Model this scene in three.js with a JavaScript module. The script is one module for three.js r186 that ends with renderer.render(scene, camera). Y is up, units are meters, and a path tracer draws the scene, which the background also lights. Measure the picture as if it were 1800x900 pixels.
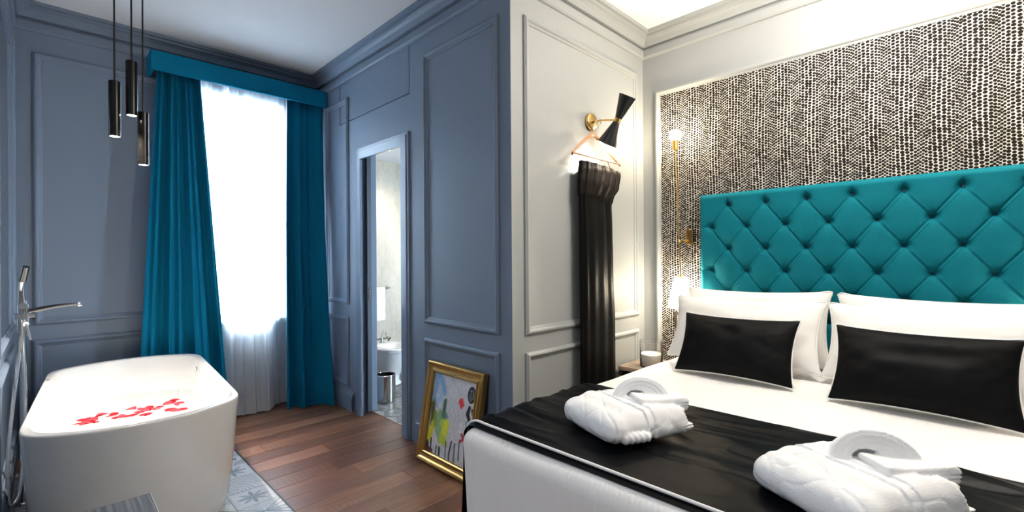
import * as THREE from 'three';
import { RoundedBoxGeometry } from 'three/addons/geometries/RoundedBoxGeometry.js';
import { MarchingCubes } from 'three/addons/objects/MarchingCubes.js';
import { mergeGeometries, mergeVertices } from 'three/addons/utils/BufferGeometryUtils.js';
import { RectAreaLightUniformsLib } from 'three/addons/lights/RectAreaLightUniformsLib.js';

// ---------------------------------------------------------------- camera, sky, exposure
const scene = new THREE.Scene();
const camera = new THREE.PerspectiveCamera(2 * Math.atan(450 / 817) * 180 / Math.PI, 2, 0.05, 60);
camera.position.set(0, 1.28, 0);
camera.rotation.order = 'YXZ';
camera.rotation.set(THREE.MathUtils.degToRad(0.08), THREE.MathUtils.degToRad(-44.9), THREE.MathUtils.degToRad(-0.38));
scene.background = new THREE.Color().setRGB(0.66, 0.84, 1.0);      // bright overcast sky outside the window
scene.backgroundIntensity = 60;
const renderer = new THREE.WebGLRenderer({ antialias: true });
renderer.toneMapping = THREE.LinearToneMapping;
renderer.toneMappingExposure = 1.38;
renderer.shadowMap.enabled = true;
RectAreaLightUniformsLib.init();

// ---------------------------------------------------------------- helpers
const V = (x, y, z) => new THREE.Vector3(x, y, z);
const lerp = (a, b, t) => a + (b - a) * t;
const clamp = (x, a = 0, b = 1) => Math.min(b, Math.max(a, x));
const smooth = (a, b, x) => { const t = clamp((x - a) / (b - a)); return t * t * (3 - 2 * t); };
let seed = 12345;
const rnd = () => { seed = (seed * 1664525 + 1013904223) >>> 0; return seed / 4294967296; };
const rr = (a, b) => a + (b - a) * rnd();
function hash2(i, j, k = 0) { let h = (Math.imul(i, 374761393) + Math.imul(j, 668265263) + Math.imul(k, 974711)) | 0; h = Math.imul(h ^ (h >>> 13), 1274126177); return ((h ^ (h >>> 16)) >>> 0) / 4294967296; }
function noise2(x, y, k = 0, px = 0, py = 0) {
  const i = Math.floor(x), j = Math.floor(y), f = x - i, g = y - j, u = f * f * (3 - 2 * f), v = g * g * (3 - 2 * g);
  const m = (a, p) => p ? ((a % p) + p) % p : a;
  const a = hash2(m(i, px), m(j, py), k), b = hash2(m(i + 1, px), m(j, py), k), c = hash2(m(i, px), m(j + 1, py), k), d = hash2(m(i + 1, px), m(j + 1, py), k);
  return lerp(lerp(a, b, u), lerp(c, d, u), v);
}
const used = {};
function numbered(n) { const k = used[n] = (used[n] ?? -1) + 1; return k ? n + '_' + String(k).padStart(3, '0') : n; }
function mesh(name, geo, mat, parent) {
  const m = new THREE.Mesh(geo, mat); m.name = name; m.castShadow = m.receiveShadow = true;
  if (parent) parent.add(m);
  return m;
}
function tag(o, label, category, group, kind) {
  o.userData.label = label; o.userData.category = category;
  if (group) o.userData.group = group;
  if (kind) o.userData.kind = kind;
  return o;
}
function thing(name, label, category, p = [0, 0, 0], turn = 0, group, kind) {
  const g = new THREE.Group(); g.name = numbered(name); g.position.set(...p); g.rotation.y = turn; scene.add(g);
  return tag(g, label, category, group, kind);
}
function one(name, geo, mat, label, category, group, kind) {
  const m = mesh(numbered(name), geo, mat, scene); return tag(m, label, category, group, kind);
}
function struct(name, geo, mat, label, category) { return one(name, geo, mat, label, category, null, 'structure'); }
function box(x0, x1, y0, y1, z0, z1, r = 0) {
  const w = Math.abs(x1 - x0), h = Math.abs(y1 - y0), d = Math.abs(z1 - z0);
  const g = r ? new RoundedBoxGeometry(w, h, d, 2, r) : new THREE.BoxGeometry(w, h, d);
  g.translate((x0 + x1) / 2, (y0 + y1) / 2, (z0 + z1) / 2);
  return boxUV(g);
}
function boxUV(g) {   // uv in metres by dominant axis
  if (g.index) g = g.toNonIndexed();
  const p = g.attributes.position, n = g.attributes.normal, uv = new Float32Array(p.count * 2);
  for (let i = 0; i < p.count; i++) {
    const ax = Math.abs(n.getX(i)), ay = Math.abs(n.getY(i)), az = Math.abs(n.getZ(i));
    let a, b;
    if (ay >= ax && ay >= az) { a = p.getX(i); b = p.getZ(i); } else if (ax >= az) { a = p.getZ(i); b = p.getY(i); } else { a = p.getX(i); b = p.getY(i); }
    uv[2 * i] = a; uv[2 * i + 1] = b;
  }
  g.setAttribute('uv', new THREE.BufferAttribute(uv, 2));
  return g;
}
const merge = (a) => mergeGeometries(a.map((g) => g.index ? g.toNonIndexed() : g), false);
// small piece with a chamfered top: x0..x1, z0..z1, top at y1
function pieceGeo(x0, x1, y0, y1, z0, z1, c = 0.0015, uo = 0, vo = 0) {
  const T = [[x0 + c, y1, z0 + c], [x1 - c, y1, z0 + c], [x1 - c, y1, z1 - c], [x0 + c, y1, z1 - c]];
  const M = [[x0, y1 - c, z0], [x1, y1 - c, z0], [x1, y1 - c, z1], [x0, y1 - c, z1]];
  const B = [[x0, y0, z0], [x1, y0, z0], [x1, y0, z1], [x0, y0, z1]];
  const pos = [], q = (a, b, c2, d) => pos.push(...a, ...b, ...c2, ...a, ...c2, ...d);
  q(T[0], T[3], T[2], T[1]);
  for (let i = 0; i < 4; i++) { const j = (i + 1) % 4; q(T[i], T[j], M[j], M[i]); q(M[i], M[j], B[j], B[i]); }
  const g = new THREE.BufferGeometry(); g.setAttribute('position', new THREE.Float32BufferAttribute(pos, 3)); g.computeVertexNormals();
  const uv = []; for (let i = 0; i < pos.length; i += 3) uv.push(pos[i] - x0 + uo, pos[i + 2] - z0 + vo);
  g.setAttribute('uv', new THREE.Float32BufferAttribute(uv, 2));
  return g;
}
// profile [[a, b]...] swept along a polyline in a plane of normal N: a runs along N x direction, b along N; corners mitred
function sweep(path, closed, profile, N = V(0, 1, 0)) {
  let area = 0; const pf = profile.map((p) => [...p]);
  for (let i = 0; i < pf.length; i++) { const [a, b] = pf[i], [c, d] = pf[(i + 1) % pf.length]; area += a * d - c * b; }
  if (area > 0) pf.reverse();
  const n = path.length, segs = closed ? n : n - 1, side = [];
  for (let i = 0; i < segs; i++) side.push(N.clone().cross(path[(i + 1) % n].clone().sub(path[i]).normalize()));
  const at = (i, k) => {
    const s1 = side[closed ? (i - 1 + n) % n : Math.max(0, i - 1)], s2 = side[closed ? i % n : Math.min(segs - 1, i)];
    const m = s1.clone().add(s2).divideScalar(1 + s1.dot(s2));
    return path[i].clone().addScaledVector(m, pf[k][0]).addScaledVector(N, pf[k][1]);
  };
  const pos = [], uv = []; let run = 0;
  for (let i = 0; i < segs; i++) {
    const j = (i + 1) % n, len = path[i].distanceTo(path[j]); let v = 0;
    for (let k = 0; k < pf.length - 1; k++) {
      const A = at(i, k), B = at(j, k), C = at(j, k + 1), D = at(i, k + 1), dv = Math.hypot(pf[k + 1][0] - pf[k][0], pf[k + 1][1] - pf[k][1]);
      for (const [P, u, w] of [[A, run, v], [B, run + len, v], [C, run + len, v + dv], [A, run, v], [C, run + len, v + dv], [D, run, v + dv]]) { pos.push(P.x, P.y, P.z); uv.push(u, w); }
      v += dv;
    }
    run += len;
  }
  const g = new THREE.BufferGeometry();
  g.setAttribute('position', new THREE.Float32BufferAttribute(pos, 3)); g.setAttribute('uv', new THREE.Float32BufferAttribute(uv, 2)); g.computeVertexNormals();
  return g;
}
function grid(nu, nv, f, uvf) {
  const pos = [], uv = [], idx = [];
  for (let j = 0; j <= nv; j++) for (let i = 0; i <= nu; i++) { const u = i / nu, v = j / nv, p = f(u, v); pos.push(p[0], p[1], p[2]); const q = uvf ? uvf(u, v, p) : [u, v]; uv.push(q[0], q[1]); }
  for (let j = 0; j < nv; j++) for (let i = 0; i < nu; i++) { const a = j * (nu + 1) + i, b = a + 1, c = a + nu + 1, d = c + 1; idx.push(a, b, d, a, d, c); }
  const g = new THREE.BufferGeometry(); g.setAttribute('position', new THREE.Float32BufferAttribute(pos, 3)); g.setAttribute('uv', new THREE.Float32BufferAttribute(uv, 2)); g.setIndex(idx); g.computeVertexNormals();
  return g;
}
function flip(g) { const ix = g.index.array; for (let i = 0; i < ix.length; i += 3) { const t = ix[i]; ix[i] = ix[i + 1]; ix[i + 1] = t; } g.computeVertexNormals(); return g; }
function volume(g) { const p = g.attributes.position, ix = g.index.array; let v = 0; const a = V(), b = V(), c = V(); for (let i = 0; i < ix.length; i += 3) { a.fromBufferAttribute(p, ix[i]); b.fromBufferAttribute(p, ix[i + 1]); c.fromBufferAttribute(p, ix[i + 2]); v += a.dot(b.cross(c)); } return v; }
// rings of points (each ring closed) -> skin; caps close the ends
function loft(rings, capA = false, capB = false, outward = true, uvf) {
  const n = rings[0].length, pos = [], uv = [], idx = [];
  rings.forEach((r, j) => { for (let i = 0; i <= n; i++) { const p = r[i % n]; pos.push(p[0], p[1], p[2]); const q = uvf ? uvf(i / n, j, p) : [i / n, j / (rings.length - 1)]; uv.push(...q); } });
  const w = n + 1;
  for (let j = 0; j < rings.length - 1; j++) for (let i = 0; i < n; i++) { const a = j * w + i, b = a + 1, c = a + w, d = c + 1; idx.push(a, b, d, a, d, c); }
  const cap = (r, end) => { const c = pos.length / 3; let s = [0, 0, 0]; r.forEach((p) => { for (let k = 0; k < 3; k++) s[k] += p[k] / n; }); pos.push(...s); uv.push(.5, .5); const b0 = pos.length / 3; r.forEach((p) => { pos.push(...p); uv.push(.5, .5); }); for (let i = 0; i < n; i++) end ? idx.push(c, b0 + i, b0 + (i + 1) % n) : idx.push(c, b0 + (i + 1) % n, b0 + i); };
  if (capA) cap(rings[0], false);
  if (capB) cap(rings[rings.length - 1], true);
  const g = new THREE.BufferGeometry(); g.setAttribute('position', new THREE.Float32BufferAttribute(pos, 3)); g.setAttribute('uv', new THREE.Float32BufferAttribute(uv, 2)); g.setIndex(idx);
  g.computeVertexNormals();
  if ((volume(g) > 0) !== outward) flip(g);
  // weld normals over the seam
  const nn = g.attributes.normal;
  rings.forEach((r, j) => { const a = j * w, b = a + n, s = V(nn.getX(a) + nn.getX(b), nn.getY(a) + nn.getY(b), nn.getZ(a) + nn.getZ(b)).normalize(); nn.setXYZ(a, s.x, s.y, s.z); nn.setXYZ(b, s.x, s.y, s.z); });
  return g;
}
const tube = (pts, r, seg = 48, rad = 8, closed = false) => new THREE.TubeGeometry(new THREE.CatmullRomCurve3(pts, closed, 'centripetal'), seg, r, rad, closed);
const cyl = (a, b, r0, r1 = r0, seg = 24, open = false) => {   // cylinder from a to b
  const d = b.clone().sub(a), g = new THREE.CylinderGeometry(r1, r0, d.length(), seg, 1, open);
  g.applyQuaternion(new THREE.Quaternion().setFromUnitVectors(V(0, 1, 0), d.clone().normalize())); g.translate((a.x + b.x) / 2, (a.y + b.y) / 2, (a.z + b.z) / 2);
  return g;
};
const lathe = (pts, seg = 40) => new THREE.LatheGeometry(pts.map((p) => new THREE.Vector2(p[0], p[1])), seg);

// ---------------------------------------------------------------- textures and materials
function dataTex(w, h, f, srgb = false, rep = [1, 1]) {
  const d = new Uint8Array(w * h * 4);
  for (let j = 0; j < h; j++) for (let i = 0; i < w; i++) { const c = f(i, j), k = 4 * (j * w + i); const a = Array.isArray(c) ? c : [c, c, c]; d[k] = clamp(a[0], 0, 255); d[k + 1] = clamp(a[1], 0, 255); d[k + 2] = clamp(a[2], 0, 255); d[k + 3] = 255; }
  const t = new THREE.DataTexture(d, w, h, THREE.RGBAFormat); t.wrapS = t.wrapT = THREE.RepeatWrapping; t.magFilter = THREE.LinearFilter; t.minFilter = THREE.LinearMipmapLinearFilter; t.generateMipmaps = true;
  if (srgb) t.colorSpace = THREE.SRGBColorSpace;
  t.repeat.set(...rep); t.needsUpdate = true; return t;
}
function canvasTex(w, h, draw, rep) {
  const c = document.createElement('canvas'); c.width = w; c.height = h; draw(c.getContext('2d'), w, h);
  const t = new THREE.CanvasTexture(c); t.colorSpace = THREE.SRGBColorSpace; t.wrapS = t.wrapT = THREE.RepeatWrapping;
  if (rep) t.repeat.set(...rep);
  return t;
}
const rgb = (r, g, b) => new THREE.Color().setRGB(r, g, b);
const std = (o) => new THREE.MeshStandardMaterial({ side: THREE.DoubleSide, ...o });
const phys = (o) => new THREE.MeshPhysicalMaterial({ side: THREE.DoubleSide, ...o });
const rollerTex = dataTex(256, 256, (i, j) => 128 + 60 * (noise2(i / 4, j / 4, 1, 64, 64) - .5) + 60 * (noise2(i / 9.14, j / 9.14, 2, 28, 28) - .5), false, [2.5, 2.5]);
const weaveTex = dataTex(128, 128, (i, j) => 128 + 50 * Math.sin(i * Math.PI / 4) * Math.sin(j * Math.PI / 4) + 40 * (noise2(i / 2, j / 2, 3, 64, 64) - .5), false, [12, 12]);
const napTex = dataTex(256, 256, (i, j) => 128 + 70 * (noise2(i / 2, j / 12, 5, 128, 22) - .5) + 60 * (noise2(i / 12, j / 16, 6, 21, 16) - .5), false, [4, 4]);
const ribTex = dataTex(64, 64, (i, j) => 60 + 150 * Math.pow(.5 + .5 * Math.cos(i / 64 * 2 * Math.PI * 4), .6) + 8 * Math.cos(j / 64 * 2 * Math.PI * 3), false, [15, 15]);
const terryTex = dataTex(256, 256, (i, j) => 70 + 110 * noise2(i / 2, j / 2, 8, 128, 128) + 50 * noise2(i / 8, j / 8, 9, 32, 32), false, [8, 8]);
const M = {
  blue: std({ color: rgb(0.155, 0.20, 0.272), roughness: 0.48, bumpMap: rollerTex, bumpScale: 0.0006 }),
  casing: std({ color: rgb(0.19, 0.24, 0.325), roughness: 0.15 }),
  jamb: std({ color: rgb(0.05, 0.066, 0.085), roughness: 0.4 }),
  grey: std({ color: rgb(0.32, 0.335, 0.33), roughness: 0.5, bumpMap: rollerTex, bumpScale: 0.0006 }),
  ceiling: std({ color: rgb(0.86, 0.86, 0.87), roughness: 0.85 }),
  plaster: std({ color: rgb(0.6, 0.6, 0.6), roughness: 0.9 }),
  white: std({ color: rgb(0.82, 0.82, 0.82), roughness: 0.4 }),
  ceramic: phys({ color: rgb(0.88, 0.88, 0.87), roughness: 0.16, clearcoat: 0.6, clearcoatRoughness: 0.04 }),
  chrome: std({ color: rgb(0.75, 0.76, 0.78), metalness: 1, roughness: 0.09 }),
  darkchrome: std({ color: rgb(0.16, 0.165, 0.17), metalness: 1, roughness: 0.12 }),
  brass: std({ color: rgb(0.72, 0.47, 0.17), metalness: 1, roughness: 0.24 }),
  gold: std({ color: rgb(0.46, 0.27, 0.08), metalness: 0.9, roughness: 0.3 }),
  black: std({ color: rgb(0.008, 0.008, 0.009), roughness: 0.28 }),
  darkmetal: std({ color: rgb(0.03, 0.028, 0.026), roughness: 0.4, metalness: 0.4 }),
  velvetCurtain: phys({ color: rgb(0.001, 0.135, 0.235), specularIntensity: 0.2, roughness: 0.85, sheen: 0.7, sheenColor: rgb(0.005, 0.36, 0.5), sheenRoughness: 0.45, bumpMap: napTex, bumpScale: 0.0012 }),
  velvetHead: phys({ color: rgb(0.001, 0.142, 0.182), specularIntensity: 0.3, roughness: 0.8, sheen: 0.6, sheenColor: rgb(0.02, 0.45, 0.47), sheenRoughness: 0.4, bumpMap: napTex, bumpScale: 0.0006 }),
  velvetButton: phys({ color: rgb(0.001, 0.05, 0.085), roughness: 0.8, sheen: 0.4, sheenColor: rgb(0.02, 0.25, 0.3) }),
  velvetBlack: phys({ color: rgb(0.0022, 0.0024, 0.003), specularIntensity: 0.22, roughness: 0.6, sheen: 0.04, sheenColor: rgb(0.10, 0.11, 0.14), sheenRoughness: 0.4, bumpMap: napTex, bumpScale: 0.0006 }),
  velvetRunner: phys({ color: rgb(0.0026, 0.003, 0.004), specularIntensity: 0.16, roughness: 0.4, sheen: 0.03, sheenColor: rgb(0.10, 0.12, 0.15), sheenRoughness: 0.4, bumpMap: napTex, bumpScale: 0.0006 }),
  satin: phys({ color: rgb(0.003, 0.0028, 0.0026), specularIntensity: 0.22, roughness: 0.42, sheen: 0.05, sheenColor: rgb(0.25, 0.2, 0.16) }),
  piping: std({ color: rgb(0.8, 0.79, 0.77), roughness: 0.6 }),
  linen: std({ color: rgb(0.84, 0.825, 0.80), roughness: 0.85, bumpMap: weaveTex, bumpScale: 0.0004 }),
  spread: std({ color: rgb(0.84, 0.825, 0.805), roughness: 0.8, bumpMap: ribTex, bumpScale: 0.0012 }),
  terry: std({ color: rgb(0.86, 0.86, 0.855), roughness: 0.95, bumpMap: terryTex, bumpScale: 0.0009 }),
  sheer: phys({ color: rgb(0.94, 0.94, 0.95), roughness: 1, transmission: 0.55, thickness: 0 }),
  glass: phys({ color: rgb(1, 1, 1), roughness: 0.02, transmission: 1, thickness: 0, ior: 1.45 }),
  water: phys({ color: rgb(0.97, 0.99, 1), roughness: 0.03, transmission: 1, thickness: 0, ior: 1.33 }),
  mirror: std({ color: rgb(0.85, 0.87, 0.88), metalness: 1, roughness: 0.02 }),
  hangerwood: std({ color: rgb(0.5, 0.27, 0.15), roughness: 0.4 }),
  grout: std({ color: rgb(0.3, 0.3, 0.3), roughness: 0.95 }),
  subfloor: std({ color: rgb(0.03, 0.02, 0.014), roughness: 0.95 }),
};
const glow = (r, g, b) => { const m = std({ color: rgb(0.9, 0.9, 0.9), roughness: 0.5 }); m.emissive = rgb(r, g, b); m.emissiveIntensity = 1; return m; };

// ---------------------------------------------------------------- the room: positions read off the photograph
const XL = -0.166, XB = 1.8, XH = 3.229, ZW = -4.374, ZC = -1.808, CEIL = 2.945, ZBACK = 2.2, XBACK = -1.6, ZSTEP = -1.15;
// maps (s along the wall, y up, depth behind the face) for a wall
function wallGeo(outline, holes, depth, basis) {   // basis: origin, s direction, depth direction
  const sh = new THREE.Shape(outline.map((p) => new THREE.Vector2(...p)));
  for (const h of holes) sh.holes.push(new THREE.Path(h.map((p) => new THREE.Vector2(...p))));
  const g = new THREE.ExtrudeGeometry(sh, { depth, bevelEnabled: false });
  const m = new THREE.Matrix4().makeBasis(basis.s, V(0, 1, 0), basis.d); m.setPosition(basis.o); g.applyMatrix4(m);
  if (m.determinant() < 0) { const p = g.attributes.position.array, q = g.attributes.uv.array; for (let i = 0; i < p.length; i += 9) for (let k = 0; k < 3; k++) { const t = p[i + k]; p[i + k] = p[i + 3 + k]; p[i + 3 + k] = t; } for (let i = 0; i < q.length; i += 6) for (let k = 0; k < 2; k++) { const t = q[i + k]; q[i + k] = q[i + 2 + k]; q[i + 2 + k] = t; } g.computeVertexNormals(); }
  return g;
}
const rect = (a, b, c, d) => [[a, c], [b, c], [b, d], [a, d]];
const WIN = { x0: 0.80, x1: 1.52, y0: 0.74, y1: 2.57 };
const DOOR = { z0: -3.60, z1: -2.83, y1: 2.155 };
const ACC = { z0: -3.92, z1: -2.815, y0: 2.43, y1: 2.79 };
const wallWindow = struct('wall_window', wallGeo(rect(XL - 0.2, XB + 0.15, -0.1, 3.1), [rect(WIN.x0, WIN.x1, WIN.y0, WIN.y1)], 0.26, { o: V(0, 0, ZW), s: V(1, 0, 0), d: V(0, 0, -1) }), M.blue, 'dark blue grey panelled wall around the curtained window', 'wall');
const wallBath = struct('wall_bathroom', wallGeo([[ZC - 0.001, -0.1], [DOOR.z1, -0.1], [DOOR.z1, DOOR.y1], [DOOR.z0, DOOR.y1], [DOOR.z0, -0.1], [ZW, -0.1], [ZW, 3.1], [ZC - 0.001, 3.1]], [rect(ACC.z0, ACC.z1, ACC.y0, ACC.y1)], 0.15, { o: V(XB, 0, 0), s: V(0, 0, 1), d: V(1, 0, 0) }), M.blue, 'blue grey panelled wall with the open bathroom doorway', 'wall');
const wallDress = struct('wall_dress', wallGeo(rect(XB + 0.0015, XH + 0.2, -0.1, 3.1), [], 0.15, { o: V(0, 0, ZC), s: V(1, 0, 0), d: V(0, 0, -1) }), M.grey, 'light grey panelled wall behind the hanging black dress', 'wall');
const wallHead = struct('wall_headboard', box(XH, XH + 0.2, -0.1, 3.1, ZC, ZBACK), M.grey, 'light grey wall behind the bed, framing the dotted wallpaper', 'wall');
const wallLeft = struct('wall_left', merge([box(XL - 0.2, XL, -0.1, 3.1, ZW, ZSTEP), box(XBACK, XL - 0.2, -0.1, 3.1, ZSTEP - 0.2, ZSTEP)]), M.blue, 'dark blue grey wall at the left edge beside the bathtub', 'wall');
struct('wall_unseen_recess', box(XBACK - 0.2, XBACK, -0.1, 3.1, ZSTEP - 0.2, ZBACK), M.blue, 'blue grey wall of the unseen recess behind the camera, left side', 'wall');  // unseen recess past the wall step, with room for the panel lamp
struct('wall_back', box(XBACK - 0.2, XH + 0.2, -0.1, 3.1, ZBACK, ZBACK + 0.2), M.grey, 'light grey wall behind the camera, facing the window', 'wall');
struct('ceiling', merge([box(XBACK - 0.2, XB, CEIL, CEIL + 0.15, ZW, ZBACK), box(XB, XH, CEIL, CEIL + 0.15, ZC, ZBACK)]), M.ceiling, 'smooth white ceiling of the room', 'ceiling');
// window frame and panes
{
  const w = thing('window_1', 'tall bright window behind the sheer white curtain', 'window', [(WIN.x0 + WIN.x1) / 2, WIN.y0, ZW - 0.15], 0, null, 'structure');
  const hw = (WIN.x1 - WIN.x0) / 2, hh = WIN.y1 - WIN.y0;
  mesh('window_frame', sweep([V(-hw, 0, 0), V(hw, 0, 0), V(hw, hh, 0), V(-hw, hh, 0)], true, [[0, -0.03], [0, 0.03], [0.05, 0.03], [0.055, 0.02], [0.055, -0.03]], V(0, 0, 1)), M.white, w);
  mesh('mullion', box(-0.035, 0.035, 0.04, hh - 0.04, -0.03, 0.032, 0.006), M.white, w);
  mesh('transom', box(-hw + 0.04, hw - 0.04, 1.38, 1.43, -0.028, 0.03, 0.006), M.white, w);
  for (const [a, b] of [[-hw + 0.05, -0.03], [0.03, hw - 0.05]]) for (const [c, d] of [[0.05, 1.39], [1.42, hh - 0.05]]) mesh('pane', box(a, b, c, d, -0.004, 0.0), M.glass, w);
  mesh('window_sill', box(-hw, hw, 0, 0.025, 0.03, 0.19, 0.004), M.white, w);
}
// cornices and baseboards
const cornice = [[0, 2.775], [0.012, 2.778], [0.020, 2.790], [0.020, 2.836], [0.012, 2.846], [0.003, 2.848], [0.003, 2.857], [0.028, 2.858], [0.033, 2.868], [0.045, 2.889], [0.062, 2.902], [0.078, 2.908], [0.080, 2.922], [0.100, 2.925], [0.105, 2.944]];
const floorPath = (pts) => pts.map(([x, z]) => V(x, 0, z));
struct('trim_1', sweep(floorPath([[XB, ZC + 0.0], [XB, ZW], [XL, ZW], [XL, ZSTEP]]), false, cornice), M.blue, 'blue grey stepped cornice around the bathtub end of the ceiling', 'cornice');
struct('trim_2', sweep(floorPath([[XH, ZBACK], [XH, ZC], [XB - 0.001, ZC]]), false, cornice), M.grey, 'light grey stepped cornice above the bed', 'cornice');
const skirting = [[0, 0], [0.022, 0], [0.022, 0.105], [0.018, 0.112], [0.021, 0.120], [0.016, 0.138], [0.008, 0.146], [0.006, 0.155], [0, 0.158]];
struct('baseboard_window', sweep(floorPath([[XB, ZW], [XL, ZW]]), false, skirting), M.blue, 'blue grey baseboard below the window wall', 'baseboard');
struct('baseboard_left', sweep(floorPath([[XL, ZW], [XL, ZSTEP]]), false, skirting), M.blue, 'blue grey baseboard beside the bathtub', 'baseboard');
struct('baseboard_bathroom', merge([sweep(floorPath([[XB, DOOR.z0 - 0.08], [XB, ZW]]), false, skirting), sweep(floorPath([[XB, ZC], [XB, DOOR.z1 + 0.08]]), false, skirting)]), M.blue, 'blue grey baseboard on both sides of the bathroom doorway', 'baseboard');
struct('baseboard_bed', sweep(floorPath([[XH, ZBACK], [XH, ZC], [XB, ZC]]), false, skirting), M.grey, 'light grey baseboard around the bed corner', 'baseboard');
// applied panel mouldings: children of their walls
const moulding = [[0, 0], [0, 0.011], [0.005, 0.015], [0.011, 0.021], [0.020, 0.022], [0.027, 0.017], [0.031, 0.010], [0.038, 0.008], [0.043, 0.005], [0.045, 0]];
function panel(wall, mat, o, s, N, a, b, c, d, prof = moulding, name = 'panel_moulding') {   // outer rectangle a..b along s, c..d in height
  let pts = [[a, c], [b, c], [b, d], [a, d]].map(([p, q]) => o.clone().addScaledVector(s, p).add(V(0, q, 0)));
  if (s.clone().cross(V(0, 1, 0)).dot(N) < 0) pts.reverse();
  return mesh(name, sweep(pts, true, prof, N), mat, wall);
}
for (const [a, b, c, d] of [[-0.073, 0.66, 0.85, 2.645], [-0.078, 0.66, 0.19, 0.752], [1.60, 1.775, 0.85, 2.645]]) panel(wallWindow, M.blue, V(0, 0, ZW), V(1, 0, 0), V(0, 0, 1), a, b, c, d);
for (const [a, b, c, d] of [[-2.635, -1.902, 0.838, 2.645], [-2.64, -1.904, 0.19, 0.738], [-4.19, -3.748, 0.885, 2.637], [-4.19, -3.762, 0.19, 0.778]]) panel(wallBath, M.blue, V(XB, 0, 0), V(0, 0, 1), V(-1, 0, 0), a, b, c, d);
for (const [a, b, c, d] of [[1.899, 3.128, 0.835, 2.645], [1.902, 3.128, 0.19, 0.735]]) panel(wallDress, M.grey, V(0, 0, ZC), V(1, 0, 0), V(0, 0, 1), a, b, c, d);
for (const [a, b, c, d] of [[-4.27, -2.9, 0.85, 2.645], [-4.27, -2.9, 0.19, 0.752], [-2.75, -1.3, 0.85, 2.645], [-2.75, -1.3, 0.19, 0.752]]) panel(wallLeft, M.blue, V(XL, 0, 0), V(0, 0, 1), V(1, 0, 0), a, b, c, d);
mesh('mirror_glass', box(XL + 0.001, XL + 0.005, 0.893, 2.602, -4.227, -2.943), M.mirror, wallLeft).userData.label = 'tall mirror set in the panel moulding';
// service hatch over the door, flush in its gap
mesh('access_hatch', box(XB + 0.001, XB + 0.02, ACC.y0 + 0.008, ACC.y1 - 0.008, ACC.z0 + 0.008, ACC.z1 - 0.008), M.blue, wallBath).userData.label = 'flush rectangular service hatch above the doorway';
mesh('hatch_backing', box(XB + 0.03, XB + 0.05, ACC.y0 - 0.005, ACC.y1 + 0.005, ACC.z0 - 0.005, ACC.z1 + 0.005), M.black, wallBath);
// dotted wallpaper panel with its frame
{
  const W = { z0: -1.665, z1: 0.68, y0: 0.2, y1: 2.468 };
  const Wm = 2.4, S = 2048 / Wm;
  const dots = canvasTex(2048, 2048, (c) => {
    c.fillStyle = '#c9c2b9'; c.fillRect(0, 0, 2048, 2048);
    // hexagonal lattice, stretched and squeezed in soft vertical bands, each dot a little different
    const P = 0.142, pitch = 0.0168, xOf = (X, Y) => X + 0.36 * P / (2 * Math.PI) * Math.sin(2 * Math.PI * X / P + 0.5 * Math.sin(Y * 9)), yOf = (X, Y) => Y + 0.0035 * Math.sin(2 * Math.PI * X / P + Y * 14);
    for (let i = -3; i < Wm / (pitch * 0.87) + 3; i++) for (let j = -3; j < Wm / pitch + 3; j++) {
      const h = (n) => hash2(i, j, n) - .5, X = (i + 0.14 * h(21)) * pitch * 0.87, Y = (j + (i & 1) * 0.5 + 0.14 * h(22)) * pitch;
      const sx = (xOf(X + 0.004, Y) - xOf(X - 0.004, Y)) / 0.008, g = 0.95 + 0.24 * h(23), x = xOf(X, Y) * S, y = yOf(X, Y) * S;
      c.fillStyle = '#120f0d'; c.beginPath(); c.ellipse(x, y, 0.455 * pitch * (0.35 + 0.65 * sx) * g * S, 0.435 * pitch * (0.72 + 0.28 * sx) * g * S, 0.25 * h(24), 0, 6.2832); c.fill();
    }
  });
  const g = box(XH - 0.004, XH - 0.0005, W.y0, W.y1, W.z0, W.z1), p = g.attributes.position, uv = g.attributes.uv;
  for (let i = 0; i < p.count; i++) uv.setXY(i, (p.getZ(i) + 1.7) / Wm, p.getY(i) / Wm - 0.05);
  mesh('wallpaper', g, phys({ map: dots, roughness: 0.75, specularIntensity: 0.3 }), wallHead).userData.label = 'cream wallpaper printed with irregular black dots';
  panel(wallHead, M.grey, V(XH, 0, 0), V(0, 0, 1), V(-1, 0, 0), W.z0 - 0.04, W.z1 + 0.04, W.y0 - 0.04, W.y1 + 0.042);
}
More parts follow.
